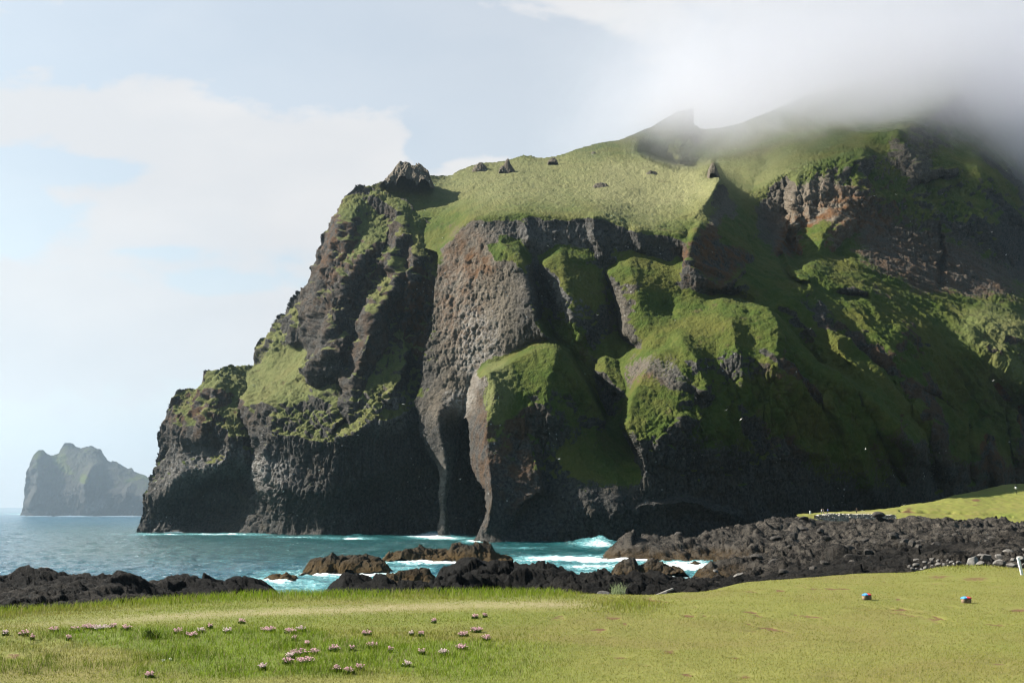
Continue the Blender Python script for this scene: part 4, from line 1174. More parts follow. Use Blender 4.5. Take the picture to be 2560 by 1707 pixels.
def lawn_zones(u, v, X, Y):
    d, _, _ = seg_dist(u, v, TRACK)
    wob = fbm(X / 1.5, Y / 1.5, 0 * X, 3, 120)
    sand = np.exp(-((d + 3 * wob) / 11) ** 2) * sstep(u, -100, 500) * sstep(u, 1640, 1350)
    eu, ev = [p[0] for p in EDGE], [p[1] for p in EDGE]
    ed = v - np.interp(u, eu, ev)                        # pixels inside the far rim
    tall = np.exp(-(ed / 13) ** 2) * sstep(u, 1500, 1380) + 0.7 * gauss(u, v, 1560, 1512, 90, 16) + 0.5 * np.exp(-(ed / 10) ** 2) * np.exp(-((u - 2420) / 110) ** 2)
    bank = sstep(v, 1560, 1590) * sstep(v, 1702, 1680) * sstep(u, 1500, 900)
    right = sstep(u, 1100, 1700)
    pat = fbm(X / 2.4, Y / 2.4, 0 * X, 4, 121)
    bare = 0.0 * u
    for (a, b, ru, rv, s) in ((1675, 1623, 22, 7, .8), (1550, 1640, 26, 6, .8), (1840, 1640, 20, 5, .7), (1615, 1662, 20, 5, .6), (1720, 1685, 24, 7, .8), (1860, 1688, 26, 7, .8), (1560, 1690, 50, 6, .5),
                              (2260, 1501, 60, 6, .55), (2350, 1440, 50, 6, .7), (2440, 1445, 60, 7, .75), (2340, 1458, 50, 4, .6), (2545, 1522, 34, 6, .9), (2500, 1662, 40, 6, .6), (2260, 1570, 40, 6, .4), (1940, 1555, 30, 5, .4),
                              (30, 1640, 40, 12, .7), (290, 1600, 40, 10, .4), (2245, 1495, 9, 3, 1.0), (2210, 1452, 6, 3, 1.0), (2090, 1690, 40, 6, .5)):
        bare = np.maximum(bare, gauss(u, v, a, b, ru, rv, s))
    spots = sstep(fbm(X / 0.55, Y / 1.1, 0 * X, 4, 122), 0.30, 0.46) * sstep(fbm(X / 3.5, Y / 3.5, 0 * X, 2, 123), -0.1, 0.3)
    bare = np.maximum(bare, 0.8 * spots * np.clip(right + 0.3, 0, 1))
    lush = np.clip(0.85 * bank * sstep(pat, -0.35, 0.25) + 0.8 * tall + 0.5 * (1 - right) * sstep(pat, -0.3, 0.3), 0, 1) * (1 - sand)
    dry = np.clip(right * (0.75 + 0.4 * pat) + 0.25 * bank * sstep(pat, 0.1, -0.3), 0, 1) * (1 - 0.8 * tall)
    return sand, tall, bank, bare, lush, dry, pat


def lawn_detail(U, Y, X, Z):
    u, v = project(X, Y, Z)
    sand, tall, bank, bare, lush, dry, pat = lawn_zones(u, v, X, Y)
    hum = fbm(X / 0.9, Y / 0.9, 0 * X, 3, 130)
    Z = Z + 0.05 * fbm(X / 3, Y / 3, 0 * X, 3, 131) + hum * (0.012 + 0.06 * bank) - 0.03 * np.clip(bare, 0, 1)
    return Z, {'bare': bare, 'sand': sand, 'lush': lush, 'dry': dry}


lawn_poly = [(p[0], p[1] + 0.05) for p in cps(EDGE)] + [(4100, math.log(8.2)), (-1500, math.log(8.2))]
_, lawn_h, (LX, LY, LZ, LU) = terrain('lawn', -1400, 4000, 5.0, 8, 48, 0.003, LL, MAT_TURF, lawn_detail, lawn_poly)


def leaf_material(name, trans=0.35):
    m, n = new_mat(name)
    c = n.n('ShaderNodeAttribute', out=0, attribute_name='tint')
    d = n.n('ShaderNodeBsdfDiffuse', {'Color': c})
    t = n.n('ShaderNodeBsdfTranslucent', {'Color': c})
    mx = n.t.nodes.new('ShaderNodeMixShader')
    mx.inputs[0].default_value = trans
    n.t.links.new(d, mx.inputs[1])
    n.t.links.new(t, mx.inputs[2])
    finish(n, mx.outputs[0])
    return m


MAT_BLADE = leaf_material('grass_blade')
rng = np.random.default_rng(7)


def blades(P, h, wd, lean, tint, az=None):
    """one bent triangle-pair per blade"""
    n_ = len(P)
    az = rng.uniform(0, 2 * np.pi, n_) if az is None else az
    la = rng.uniform(0, 2 * np.pi, n_)
    side = np.stack([np.cos(az), np.sin(az), 0 * az], -1) * (wd / 2)[:, None]
    bend = np.stack([np.cos(la), np.sin(la), 0 * la], -1) * (lean * h)[:, None]
    up = np.stack([0 * h, 0 * h, h], -1)
    a, b = P - side, P + side
    m1, m2 = P - side * 0.7 + up * 0.55 + bend * 0.3, P + side * 0.7 + up * 0.55 + bend * 0.3
    t = P + up * (1 - 0.3 * lean[:, None]) + bend
    V = np.stack([a, b, m2, m1, t], 1).reshape(-1, 3)
    i0 = np.arange(n_)[:, None] * 5
    F = np.concatenate([i0 + [0, 1, 2], i0 + [0, 2, 3], i0 + [3, 2, 4]], 1).reshape(-1, 3)
    T = np.repeat(tint, 5, axis=0)
    return V, F, T


def grass():
    N = 400000
    i = rng.integers(1, LX.shape[0] - 1, N * 2)
    ja, jb = int(np.searchsorted(LU[0], -600)), int(np.searchsorted(LU[0], 3200))
    j = rng.integers(ja, jb, N * 2)
    fi, fj = rng.random(N * 2), rng.random(N * 2)
    X = LX[i, j] + (LX[i, j + 0] - LX[i, j - 1]) * fj + (LX[i - 1, j] - LX[i, j]) * fi
    Y = LY[i, j] + (LY[i - 1, j] - LY[i, j]) * fi
    Z = LZ[i, j] + (LZ[i - 1, j] - LZ[i, j]) * fi
    U = CX + FPX * X / Y
    ok = in_poly(U, np.log(Y), lawn_poly) & (Y > 11.5) & (U > -600) & (U < 3200)
    X, Y, Z = X[ok][:N], Y[ok][:N], Z[ok][:N]
    u, v = project(X, Y, Z)
    sand, tall, bank, bare, lush, dry, pat = lawn_zones(u, v, X, Y)
    keep = rng.random(len(X)) > np.clip(0.75 * sand + 0.93 * sstep(bare, 0.25, 0.5) + 0.25 * dry, 0, 0.93)
    X, Y, Z, sand, tall, bank, lush, dry, pat = (q[keep] for q in (X, Y, Z, sand, tall, bank, lush, dry, pat))
    n_ = len(X)
    clump = sstep(fbm(X / 0.55, Y / 0.55, 0 * X, 3, 140), -0.1, 0.5)
    h = (0.028 + 0.03 * lush + 0.14 * tall + bank * (0.028 + 0.075 * clump)) * rng.uniform(0.6, 1.35, n_)
    wd = np.maximum(0.004, 0.00042 * Y) * rng.uniform(0.7, 1.4, n_)
    lean = rng.uniform(0.15, 0.9, n_)
    g1, g2, g3, g4 = np.array([0.120, 0.170, 0.014]), np.array([0.150, 0.158, 0.026]), np.array([0.165, 0.162, 0.042]), np.array([0.070, 0.110, 0.010])
    t = g2 * (1 - lush[:, None]) + g1 * lush[:, None]
    bg = sstep(fbm(X / 2.6, Y / 2.6, 0 * X, 4, 150), -0.1, 0.45)[:, None] * (1 - lush[:, None])
    t = t * (1 - 0.55 * bg) + np.array([0.150, 0.128, 0.038]) * 0.55 * bg
    t = t * (1 - 0.7 * dry[:, None]) + g3 * 0.7 * dry[:, None]
    dk = (bank * clump * 0.7)[:, None]
    t = t * (1 - dk) + g4 * dk
    t = t * rng.uniform(0.7, 1.3, (n_, 1)) * rng.uniform(0.93, 1.07, (n_, 3))
    dead = rng.random(n_) < 0.10
    t[dead] = np.array([0.22, 0.19, 0.10])
    V, F, T = blades(np.stack([X, Y, Z - 0.005], -1), h, wd, lean, t)
    o = mesh_np('grass', V, F, MAT_BLADE, {'tint': T}, smooth=False)
    tag(o, 'short yellow green grass covering the lawn', 'grass', kind='stuff')


grass()
# ------------------------------------------------------------------ boulders
def flat_mat(name, col, rough=0.8, spec=0.2, noise=0.25, scale=6.0):
    m, n = new_mat(name)
    tc = n.n('ShaderNodeTexCoord', out=3)
    a = n.noise(tc, scale, 5.0, 0.6)
    dk = tuple(c * (1 - noise) for c in col)
    lt = tuple(min(1, c * (1 + noise)) for c in col)
    c = n.mix(n.ramp(a, 0.3, 0.7), dk, lt)
    bump = n.n('ShaderNodeBump', {'Strength': 0.3, 'Distance': 0.02, 'Height': a})
    finish(n, n.n('ShaderNodeBsdfPrincipled', {'Base Color': c, 'Roughness': rough, 'Specular IOR Level': spec, 'Normal': bump}))
    return m


MAT_GREY = flat_mat('grey_boulder', (0.085, 0.080, 0.074), 0.9, 0.1, 0.35, 3.0)
MAT_PALE = flat_mat('pale_boulder', (0.15, 0.145, 0.135), 0.9, 0.1, 0.3, 2.0)
MAT_DARK = flat_mat('dark_boulder', (0.030, 0.028, 0.026), 0.9, 0.1, 0.4, 3.0)


def boulder_mesh(seed, r=1.0, cuts=9, sub=4):
    """angular block: a ball sliced flat by random planes, edges left a little rough"""
    import bmesh
    bm = bmesh.new()
    bmesh.ops.create_icosphere(bm, subdivisions=sub, radius=1.0)
    V = np.array([v.co[:] for v in bm.verts])
    F = np.array([[v.index for v in f.verts] for f in bm.faces])
    bm.free()
    g = np.random.default_rng(seed)
    for _ in range(cuts):
        nrm = g.normal(size=3)
        nrm /= np.linalg.norm(nrm)
        d = g.uniform(0.45, 0.8)
        k = V @ nrm - d
        V = V - np.where(k > 0, k, 0)[:, None] * nrm
    V *= 1 + 0.06 * fbm(V[:, 0] * 3 + seed, V[:, 1] * 3, V[:, 2] * 3, 3, seed)[:, None]
    return V * r, F


BM = []
for k in range(6):
    V, F = boulder_mesh(k + 3)
    tmp = mesh_np('boulder', V, F, MAT_GREY, smooth=False)
    BM.append(tmp.data)
    bpy.data.objects.remove(tmp)
BMD = {}


def boulder(u, v, D, size, label, mat=MAT_GREY, group='boulders along the shore', k=0, sc=(1, 0.9, 0.8), ground=None, name='boulder'):
    key = (k % 6, mat.name)
    if key not in BMD:
        me = BM[k % 6].copy()
        me.materials.clear()
        me.materials.append(mat)
        BMD[key] = me
    o = bpy.data.objects.new(name, BMD[key])
    C.objects.link(o)
    x, y, z = place(u, v, D)
    o.location = (float(x), float(y), float(z))
    r = size / FPX * D / 2
    o.scale = (r * sc[0], r * sc[1], r * sc[2])
    o.rotation_euler = (random.uniform(-.4, .4), random.uniform(-.4, .4), random.uniform(0, 6.28))
    return tag(o, label, 'boulder', group)


random.seed(5)
boulder(2428, 1404, 62, 38, 'largest pale boulder, upright at the edge of the grass by the grey scree', MAT_PALE, k=1, sc=(0.9, 0.8, 1.1))
boulder(2432, 1328, 215, 15, 'round pale boulder alone on the far black lava below the grass hill', MAT_PALE, k=2, sc=(1.1, 1, 0.9))
boulder(2464, 1391, 64, 26, 'brownish grey block behind the largest pale boulder', MAT_GREY, k=3)
boulder(1552, 1484, 40, 26, 'rounded grey stone just beyond the grass beside the pale grass tuft', MAT_PALE, k=4, sc=(1, .9, .7))
boulder(1512, 1487, 42, 34, 'wide grey stone left of the pale grass tuft', MAT_GREY, k=5, sc=(1.2, .9, .6))
boulder(1376, 1462, 96, 14, 'small rounded grey stone lying on the central black lava', MAT_GREY, k=2)
boulder(1386, 1480, 60, 16, 'pale stone at the foot of the central black lava', MAT_PALE, k=0, sc=(1, .8, .6))
boulder(1660, 1484, 34, 24, 'grey stone beside the driftwood plank', MAT_GREY, k=1, sc=(1, .9, .8))
boulder(1845, 1436, 60, 20, 'low grey stone on the flat dark lava by the lawn', MAT_GREY, k=3, sc=(1.3, .9, .5))
boulder(1790, 1428, 70, 18, 'pale slab shaped stone on dark lava beside the inlet', MAT_GREY, k=4, sc=(1.3, .9, .4))
boulder(1330, 1411, 103, 14, 'dark cobble on the crest of the central black lava', MAT_DARK, k=0)
boulder(1358, 1407, 103, 18, 'dark block on the crest right of the cobble', MAT_DARK, k=5)
# loose grey blocks of the scree at the right edge
scree = []
g = np.random.default_rng(11)
while len(scree) < 64:
    u = g.uniform(2270, 2600)
    t = g.random()
    top = 1395 - (u - 2270) * 0.10
    vb = np.interp(u, [2270, 2343, 2464, 2600], [1430, 1416, 1412, 1424])
    v = top + (vb - top) * t
    if abs(u - 2428) < 26 and v > 1385:
        continue
    D = 84 - 30 * t
    s_ = g.uniform(9, 27) * (0.8 + 0.5 * (u > 2440))
    if any(abs(u - a) < (s_ + c) * 0.36 and abs(v - b) < (s_ + c) * 0.26 for a, b, c in scree):
        continue
    scree.append((u, v, s_))
    boulder(u, v, D, s_, 'angular grey block in the loose scree beside the lawn', MAT_GREY if g.random() < 0.72 else MAT_PALE if g.random() < 0.5 else MAT_DARK, 'grey scree blocks', k=int(g.integers(6)), sc=(1, g.uniform(.7, 1), g.uniform(.55, .95)))

# dark blocks lying on the right hand lava, each its own stone
MAT_LBLK = flat_mat('lava_block', (0.034, 0.031, 0.028), 0.9, 0.1, 0.55, 4.0)
g = np.random.default_rng(21)
got = []
while len(got) < 150:
    D = math.exp(g.uniform(math.log(92), math.log(318)))
    u = g.uniform(1560, 2600)
    if D > 225 and u < 1600 + 0 * D or D < 215 and u < 1800 + (215 - D) * 1.2 or (D > 300 and u > 1960):
        continue
    x = (u - CX) / FPX * D
    z = lava_h(x, D)
    if z < 1.2:
        continue
    r = D / FPX * g.uniform(9, 24)
    if any((x - a) ** 2 + (D - b) ** 2 < (1.1 * (r + c)) ** 2 for a, b, c in got):
        continue
    got.append((x, D, r))
    key = (len(got) % 6, 'blk')
    if key not in BMD:
        me = BM[key[0]].copy()
        me.materials.clear()
        me.materials.append(MAT_LBLK)
        BMD[key] = me
    o = bpy.data.objects.new('lava_block', BMD[key])
    C.objects.link(o)
    o.location = (x, D, z + 0.15 * r)
    o.scale = (r * 0.75, r * g.uniform(.5, .75), r * g.uniform(.3, .6))
    o.rotation_euler = (g.uniform(-.35, .35), g.uniform(-.35, .35), g.uniform(0, 6.28))
    tag(o, 'dark angular lava block lying on the rocky shore right of the inlet', 'boulder', 'dark blocks on the lava shore')

mound('turf_topped_rock', [(1690, 1488), (1700, 1478), (1722, 1468), (1742, 1474), (1756, 1486)], 31, 1492, 0.5, 'dark low rock with shaggy grass on its back at the lawn edge', 'rock', mat=MAT_LAVA, blk=0.12, seed=41, sink=0.15)


# ------------------------------------------------------------------ small mesh helpers
def boxes(L):
    """list of (centre, half size, z rotation) -> arrays"""
    Vs, Fs, k = [], [], 0
    for (c, h, rz) in L:
        P = np.array([[x, y, z] for z in (-1, 1) for y in (-1, 1) for x in (-1, 1)], float) * np.array(h)
        q = np.array([[math.cos(rz), -math.sin(rz), 0], [math.sin(rz), math.cos(rz), 0], [0, 0, 1]])
        Vs.append(P @ q.T + np.array(c))
        Fs.append(np.array([[0, 2, 3, 1], [4, 5, 7, 6], [0, 1, 5, 4], [2, 6, 7, 3], [0, 4, 6, 2], [1, 3, 7, 5]]) + k)
        k += 8
    return np.concatenate(Vs), np.concatenate(Fs)


def part(name, L, mat, parent, bevel=0.0):
    V, F = boxes(L)
    o = mesh_np(name, V, F, mat, smooth=False, parent=parent)
    if bevel:
        b = o.modifiers.new('bevel', 'BEVEL')
        b.width = bevel
        b.segments = 2
    return o


MAT_BLUE = flat_mat('blue_paint', (0.06, 0.24, 0.52), 0.5, 0.3, 0.15, 30)
MAT_RED = flat_mat('red_paint', (0.42, 0.025, 0.03), 0.5, 0.3, 0.15, 30)
MAT_WOOD = flat_mat('weathered_wood', (0.16, 0.115, 0.075), 0.85, 0.15, 0.3, 20)
MAT_WHITE = flat_mat('white_paint', (0.62, 0.63, 0.64), 0.6, 0.3, 0.1, 10)
MAT_DRIFT = flat_mat('bleached_driftwood', (0.20, 0.185, 0.165), 0.9, 0.1, 0.25, 8)


def wedge_lid(name, hw, y0, y1, z, rise, mat, parent):
    """small pitched lid with thickness: pentagon plan pointing outwards, ridge along its length"""
    top = [(-hw, y0, z), (hw, y0, z), (hw, (y0 + y1) / 2, z), (0, y1, z), (-hw, (y0 + y1) / 2, z)]
    V = [(x, y, zz) for x, y, zz in top] + [(x, y, zz - 0.022) for x, y, zz in top] + [(0, y0, z + rise), (0, (y0 + y1) / 2, z + rise)]
    me = bpy.data.meshes.new(name)
    me.from_pydata(V, [], [[0, 1, 10], [1, 2, 11, 10], [2, 3, 11], [3, 4, 11], [4, 0, 10, 11], [9, 8, 7, 6, 5], [0, 5, 6, 1], [1, 6, 7, 2], [2, 7, 8, 3], [3, 8, 9, 4], [4, 9, 5, 0]])
    me.materials.append(mat)
    o = bpy.data.objects.new(name, me)
    C.objects.link(o)
    o.parent = parent
    return o


def tee_marker(u, v, D, rz, label):
    x, y, z = place(u, v, D)
    z = lawn_h(float(x), float(y))
    t = tag(empty('tee_marker', (float(x), float(y), z - 0.01), rz), label, 'tee marker', 'painted tee markers on the lawn')
    for nm, sy, mat in (('blue_lid', -1, MAT_BLUE), ('red_lid', 1, MAT_RED)):
        piv = wedge_lid(nm, 0.075, 0.0, 0.145, 0.146, 0.03, mat, t)
        piv.rotation_euler = (0, 0, 0 if sy > 0 else math.pi)
        part('wooden_block', [((0, sy * 0.058, 0.062), (0.05, 0.05, 0.062), 0)], MAT_WOOD, t)
    return t


tee_marker(2167, 1494, 26.8, R(-76), 'blue and red lidded tee marker farther from the right edge')
tee_marker(2416, 1505, 26.2, R(-92), 'blue and red lidded tee marker nearer the right edge')

# driftwood plank, white marker stake
x, y, z = place(1652, 1483, 34)
dw = part('driftwood', [((0, 0, 0), (0.5, 0.04, 0.03), 0)], MAT_DRIFT, None, 0.02)
dw.location = (float(x), float(y), float(z))
dw.rotation_euler = (0, R(-17), R(22))
tag(dw, 'bleached driftwood plank lying between stones at the lawn edge', 'driftwood')
x, y, z = place(2556, 1437, 38)
st = tag(empty('marker_stake', (float(x), float(y), lawn_h(float(x), float(y)) - 0.05)), 'leaning white stake at the right edge of the lawn', 'stake')
stk = part('post', [((0, 0, 0.34), (0.045, 0.03, 0.36), 0)], MAT_WHITE, st, 0.008)
stk.rotation_euler = (0, R(-9), 0)

# ------------------------------------------------------------------ stone wall, sign, bench, people below the cliff
MAT_WALL = flat_mat('dry_stone', (0.30, 0.275, 0.24), 0.9, 0.1, 0.5, 1.2)


def stone_wall():
    us = [2028, 2060, 2120, 2170, 2222]
    top = [1287, 1282.5, 1284, 1284, 1286]
    bot = [1294, 1297, 1299, 1299.5, 1297]
    D = 322
    nx, nz = 260, 40
    t = np.linspace(0, 1, nx)
    uu = 2026 + 198 * t
    zt = EYE + (1268 - np.interp(uu, us, top)) / FPX * D
    zb = EYE + (1268 - np.interp(uu, us, bot)) / FPX * D - 0.6
    k = np.linspace(0, 1, nz)[:, None]
    X = np.repeat(((uu - CX) / FPX * D)[None], nz, 0)
    Zz = zt + (zb - zt) * np.clip((k - 0.12) / 0.88, 0, 1)
    Y = D + 0.9 - 1.3 * np.clip(k / 0.12, 0, 1) - 0.5 * k
    f1, f2, rv, ox, oy = worley2(X / 0.62, Zz / 0.42 + 0 * X, 77)
    bulge = 0.6 * (rv - 0.3) + 0.5 * ox * (rv - 0.5) - 0.5 * np.exp(-((f2 - f1) / 0.16) ** 2)
    P = np.stack([X, Y - bulge * np.clip(k / 0.12, 0, 1), Zz + 0.22 * bulge * (k < 0.2)], -1)
    # back face closes the body
    B = np.stack([X[[0, -1]], np.full((2, nx), D + 1.0), Zz[[0, -1]]], -1)
    P = np.concatenate([B[[1]], B[[0]], P, ], 0)
    idx, F = grid_faces(np.ones(P.shape[:2], bool))
    c = np.array([60.0, D, 8.0])
    o = mesh_np('stone_wall', P.reshape(-1, 3) - c, F, MAT_WALL, smooth=False)
    o.location = c
    return tag(o, 'pale dry stone retaining wall under the viewpoint by the cliff', 'wall')


stone_wall()
MAT_SIGN = flat_mat('sign_panel', (0.55, 0.55, 0.52), 0.7, 0.2, 0.08, 4)
MAT_BLACK = flat_mat('black_metal', (0.012, 0.012, 0.013), 0.6, 0.3, 0.2, 4)
x, y, z = place(2026, 1289, 334)
sg = tag(empty('stone_slab', (float(x), float(y), float(z))), 'upright white marker slab left of the stone wall', 'marker slab')
part('slab', [((0, 0, 0.85), (0.27, 0.10, 0.80), 0)], MAT_SIGN, sg, 0.05)
part('foot', [((0, 0, 0.03), (0.32, 0.18, 0.10), 0)], MAT_BLACK, sg)
x, y, z = place(2541, 1235, 372)
sg = tag(empty('notice_board', (float(x), float(y), hill_h(float(x), float(y)))), 'black and white notice on a post on the grass hill', 'sign')
part('post', [((0, 0, 1.45), (0.07, 0.06, 1.45), 0)], MAT_BLACK, sg)
part('panel', [((0, -0.09, 2.15), (0.42, 0.03, 0.42), 0)], MAT_SIGN, sg)
part('pictogram', [((-0.05, -0.09, 2.86), (0.37, 0.028, 0.28), 0)], MAT_BLACK, sg)
x, y, z = place(2065, 1284, 337)
zb_ = float(z) - 0.1
bn = tag(empty('picnic_table', (float(x), float(y), zb_)), 'brown wooden table beside the people on the stone wall', 'table')
part('tabletop', [((0, 0, 0.72), (0.62, 0.36, 0.03), 0)], MAT_WOOD, bn)
for sx in (-1, 1):
    part('leg', [((sx * 0.48, 0, 0.345), (0.05, 0.28, 0.345), 0)], MAT_WOOD, bn)

MAT_SKIN = flat_mat('skin', (0.42, 0.25, 0.18), 0.6, 0.3, 0.08, 8)
MAT_HAIR = flat_mat('hair', (0.05, 0.035, 0.022), 0.7, 0.3, 0.2, 20)
MAT_FAIR = flat_mat('fair_hair', (0.40, 0.33, 0.22), 0.7, 0.3, 0.2, 20)
CL = {k: flat_mat(k + '_cloth', c, 0.85, 0.1, 0.12, 8) for k, c in {'white': (0.62, 0.62, 0.60), 'navy': (0.02, 0.03, 0.07), 'blue': (0.02, 0.12, 0.50), 'black': (0.012, 0.012, 0.014), 'grey': (0.12, 0.12, 0.13)}.items()}


def skin_mesh(name, J, E, mat, parent, root, sub=1):
    me = bpy.data.meshes.new(name)
    me.from_pydata([j[0] for j in J], [], E) if False else me.from_pydata([j[0] for j in J], E, [])
    o = bpy.data.objects.new(name, me)
    C.objects.link(o)
    o.parent = parent
    sk = o.modifiers.new('skin', 'SKIN')
    ss = o.modifiers.new('subdivision', 'SUBSURF')
    ss.levels = ss.render_levels = sub
    for i, j in enumerate(J):
        d = me.skin_vertices[0].data[i]
        d.radius = (j[1], j[1] * (j[2] if len(j) > 2 else 1))
        d.use_root = (i == root)
    me.materials.append(mat)
    return o


def person(u, v, D, rz, label, top, legs, hair, bend=0.0, arms=0.0):
    """standing figure 1.75 m tall; bend leans the trunk forward, arms raises the forearms"""
    x, y, z = place(u, v, D)
    t = tag(empty('person', (float(x), float(y), float(z)), rz), label, 'person')
    sb, cb = math.sin(bend), math.cos(bend)

    def up(px, py, pz):                                  # trunk points hinge at the hips
        dz = pz - 0.95
        return (px, py * cb - dz * sb, 0.95 + dz * cb + py * sb)
    hip = [((0, 0, 0.95), 0.125, 0.8), (up(0, 0, 1.18), 0.12, 0.75), (up(0, 0, 1.38), 0.15, 0.6), (up(0, 0, 1.50), 0.058), (up(0, -0.02, 1.60), 0.085), (up(0, -0.015, 1.69), 0.075)]
    J = list(hip)
    E = [(0, 1), (1, 2), (2, 3), (3, 4), (4, 5)]
    J.append((up(0, -0.115, 1.60), 0.016)); E.append((4, 6))                 # nose
    hands = []
    for s in (-1, 1):
        k = len(J)
        fa = (s * 0.25, -0.22 * arms, 1.10 + 0.10 * arms)
        ha = (s * (0.26 - 0.14 * arms), -0.40 * arms - 0.03, 0.88 + 0.36 * arms)
        J += [(up(s * 0.19, 0, 1.42), 0.06), (up(*fa), 0.042), (up(*ha), 0.030), (up(ha[0], ha[1] - 0.02, ha[2] - 0.07), 0.036, 0.5)]
        E += [(2, k), (k, k + 1), (k + 1, k + 2), (k + 2, k + 3)]
        for fi, (fx, ln) in enumerate(((-0.028, 0.065), (-0.009, 0.078), (0.010, 0.072), (0.028, 0.056))):
            q = len(J)
            J += [(up(ha[0] + fx * 0.8, ha[1] - 0.03, ha[2] - 0.07 - ln * 0.55), 0.009), (up(ha[0] + fx, ha[1] - 0.045, ha[2] - 0.07 - ln), 0.008)]
            E += [(k + 3, q), (q, q + 1)]
        q = len(J)
        J += [(up(ha[0] - s * 0.045, ha[1] - 0.04, ha[2] - 0.075), 0.010)]
        E += [(k + 3, q)]
    for s in (-1, 1):
        k = len(J)
        J += [((s * 0.10, 0, 0.86), 0.095), ((s * 0.11, -0.015, 0.49), 0.06), ((s * 0.12, 0.01, 0.09), 0.04), ((s * 0.125, -0.12, 0.035), 0.036)]
        E += [(0, k), (k, k + 1), (k + 1, k + 2), (k + 2, k + 3)]
    skin_mesh('body', J, E, MAT_SKIN, t, 0)
    # jacket follows trunk and arms, trousers follow the legs
    JJ = [((0, 0, 0.90), 0.165, 0.85), (up(0, 0, 1.18), 0.155, 0.85), (up(0, 0, 1.40), 0.175, 0.7), (up(0, 0, 1.49), 0.08)]
    EE = [(0, 1), (1, 2), (2, 3)]
    for s in (-1, 1):
        k = len(JJ)
        JJ += [(up(s * 0.20, 0, 1.42), 0.085), (up(s * 0.25, -0.22 * arms, 1.10 + 0.10 * arms), 0.065), (up(s * (0.26 - 0.13 * arms), -0.36 * arms - 0.03, 0.92 + 0.33 * arms), 0.05)]
        EE += [(2, k), (k, k + 1), (k + 1, k + 2)]
    skin_mesh('jacket', JJ, EE, CL[top], t, 0)
    JJ = [((0, 0, 0.93), 0.15, 0.85)]
    EE = []
    for s in (-1, 1):
        k = len(JJ)
        JJ += [((s * 0.10, 0, 0.84), 0.115), ((s * 0.11, -0.015, 0.49), 0.082), ((s * 0.12, 0.01, 0.10), 0.065)]
        EE += [(0, k), (k, k + 1), (k + 1, k + 2)]
    skin_mesh('trousers', JJ, EE, CL[legs], t, 0)
    skin_mesh('hair', [(up(0, 0.02, 1.64), 0.088), (up(0, 0.0, 1.72), 0.082)], [(0, 1)], hair, t, 0)
    return t


person(2054, 1284.5, 335, R(70), 'person in a white top, leftmost of the group by the cliff', 'white', 'navy', MAT_HAIR)
person(2058.5, 1284.3, 336, R(-100), 'person in a dark grey top close beside the one in white', 'grey', 'navy', MAT_HAIR)
person(2069, 1284.0, 338, R(40), 'person in a bright blue jacket leaning over the wooden table', 'blue', 'black', MAT_FAIR, bend=0.35, arms=0.6)
person(2141.5, 1283.0, 338, R(10), 'person in black standing alone on the path right of the group', 'black', 'black', MAT_FAIR, arms=1.0)


# ------------------------------------------------------------------ gulls over the cliff
def gull_mesh(spread):
    V, F = [], []
    # body: stretched spindle; wings: two thin cambered panels with thickness; tail fan
    n_, m_ = 8, 7
    for i in range(m_):
        t_ = i / (m_ - 1)
        r = 0.075 * math.sin(math.pi * min(1, 0.08 + 0.9 * t_)) ** 0.7
        for j in range(n_):
            a = 2 * math.pi * j / n_
            V.append((r * math.cos(a), -0.24 + 0.48 * t_, r * 0.9 * math.sin(a)))
    for i in range(m_ - 1):
        for j in range(n_):
            F.append([i * n_ + j, i * n_ + (j + 1) % n_, (i + 1) * n_ + (j + 1) % n_, (i + 1) * n_ + j])
    for s in (-1, 1):
        k = len(V)
        for (x, y0, y1, z) in ((0.04, -0.10, 0.10, 0.03), (0.30, -0.14, 0.05, 0.03 + spread * 0.6), (0.62, -0.03, 0.06, 0.03 + spread)):
            V += [(s * x, y0, z + 0.012), (s * x, y1, z + 0.006), (s * x, y1, z - 0.006), (s * x, y0, z - 0.012)]
        for q in (0, 4):
            for e in range(4):
                F.append([k + q + e, k + q + (e + 1) % 4, k + q + 4 + (e + 1) % 4, k + q + 4 + e])
        F.append([k + 8, k + 9, k + 10, k + 11])
    k = len(V)
    V += [(-0.03, 0.18, 0.01), (0.03, 0.18, 0.01), (0.07, 0.36, 0.0), (-0.07, 0.36, 0.0), (-0.03, 0.18, -0.01), (0.03, 0.18, -0.01), (0.07, 0.36, -0.01), (-0.07, 0.36, -0.01)]
    F += [[k, k + 1, k + 2, k + 3], [k + 7, k + 6, k + 5, k + 4], [k + 3, k + 2, k + 6, k + 7]]
    me = bpy.data.meshes.new('gull')
    me.from_pydata(V, [], F)
    me.materials.append(CL['white'])
    return me


GM = [gull_mesh(0.10), gull_mesh(0.28), gull_mesh(-0.05)]
for i, (u, v, D) in enumerate([(633, 963, 440), (708, 1229, 420), (798, 1175, 410), (1073, 453, 540), (1106, 595, 480), (1370, 615, 430), (1397, 1147, 340), (1493, 788, 400), (1688, 801, 370), (2026, 822, 370),
                               (2164, 1123, 370), (1852, 1048, 340), (2186, 490, 500), (2240, 487, 500), (2526, 396, 540), (2516, 427, 540), (2480, 581, 480), (2515, 637, 470), (1816, 1025, 345), (2482, 952, 430),
                               (2523, 1104, 430), (178, 1243, 900), (215, 1130, 900), (253, 1240, 900), (332, 1264, 700), (1150, 1198, 400), (1008, 1010, 420), (895, 1088, 420), (2260, 1262, 340), (2157, 1276, 330)]):
    o = bpy.data.objects.new('gull', GM[i % 3])
    C.objects.link(o)
    x, y, z = place(u, v, D)
    o.location = (float(x), float(y), float(z))
    o.rotation_euler = (random.uniform(-.5, .5), random.uniform(-.7, .7), random.uniform(0, 6.28))
    tag(o, 'small white gull gliding in front of the cliff', 'gull', 'gulls flying along the cliff')

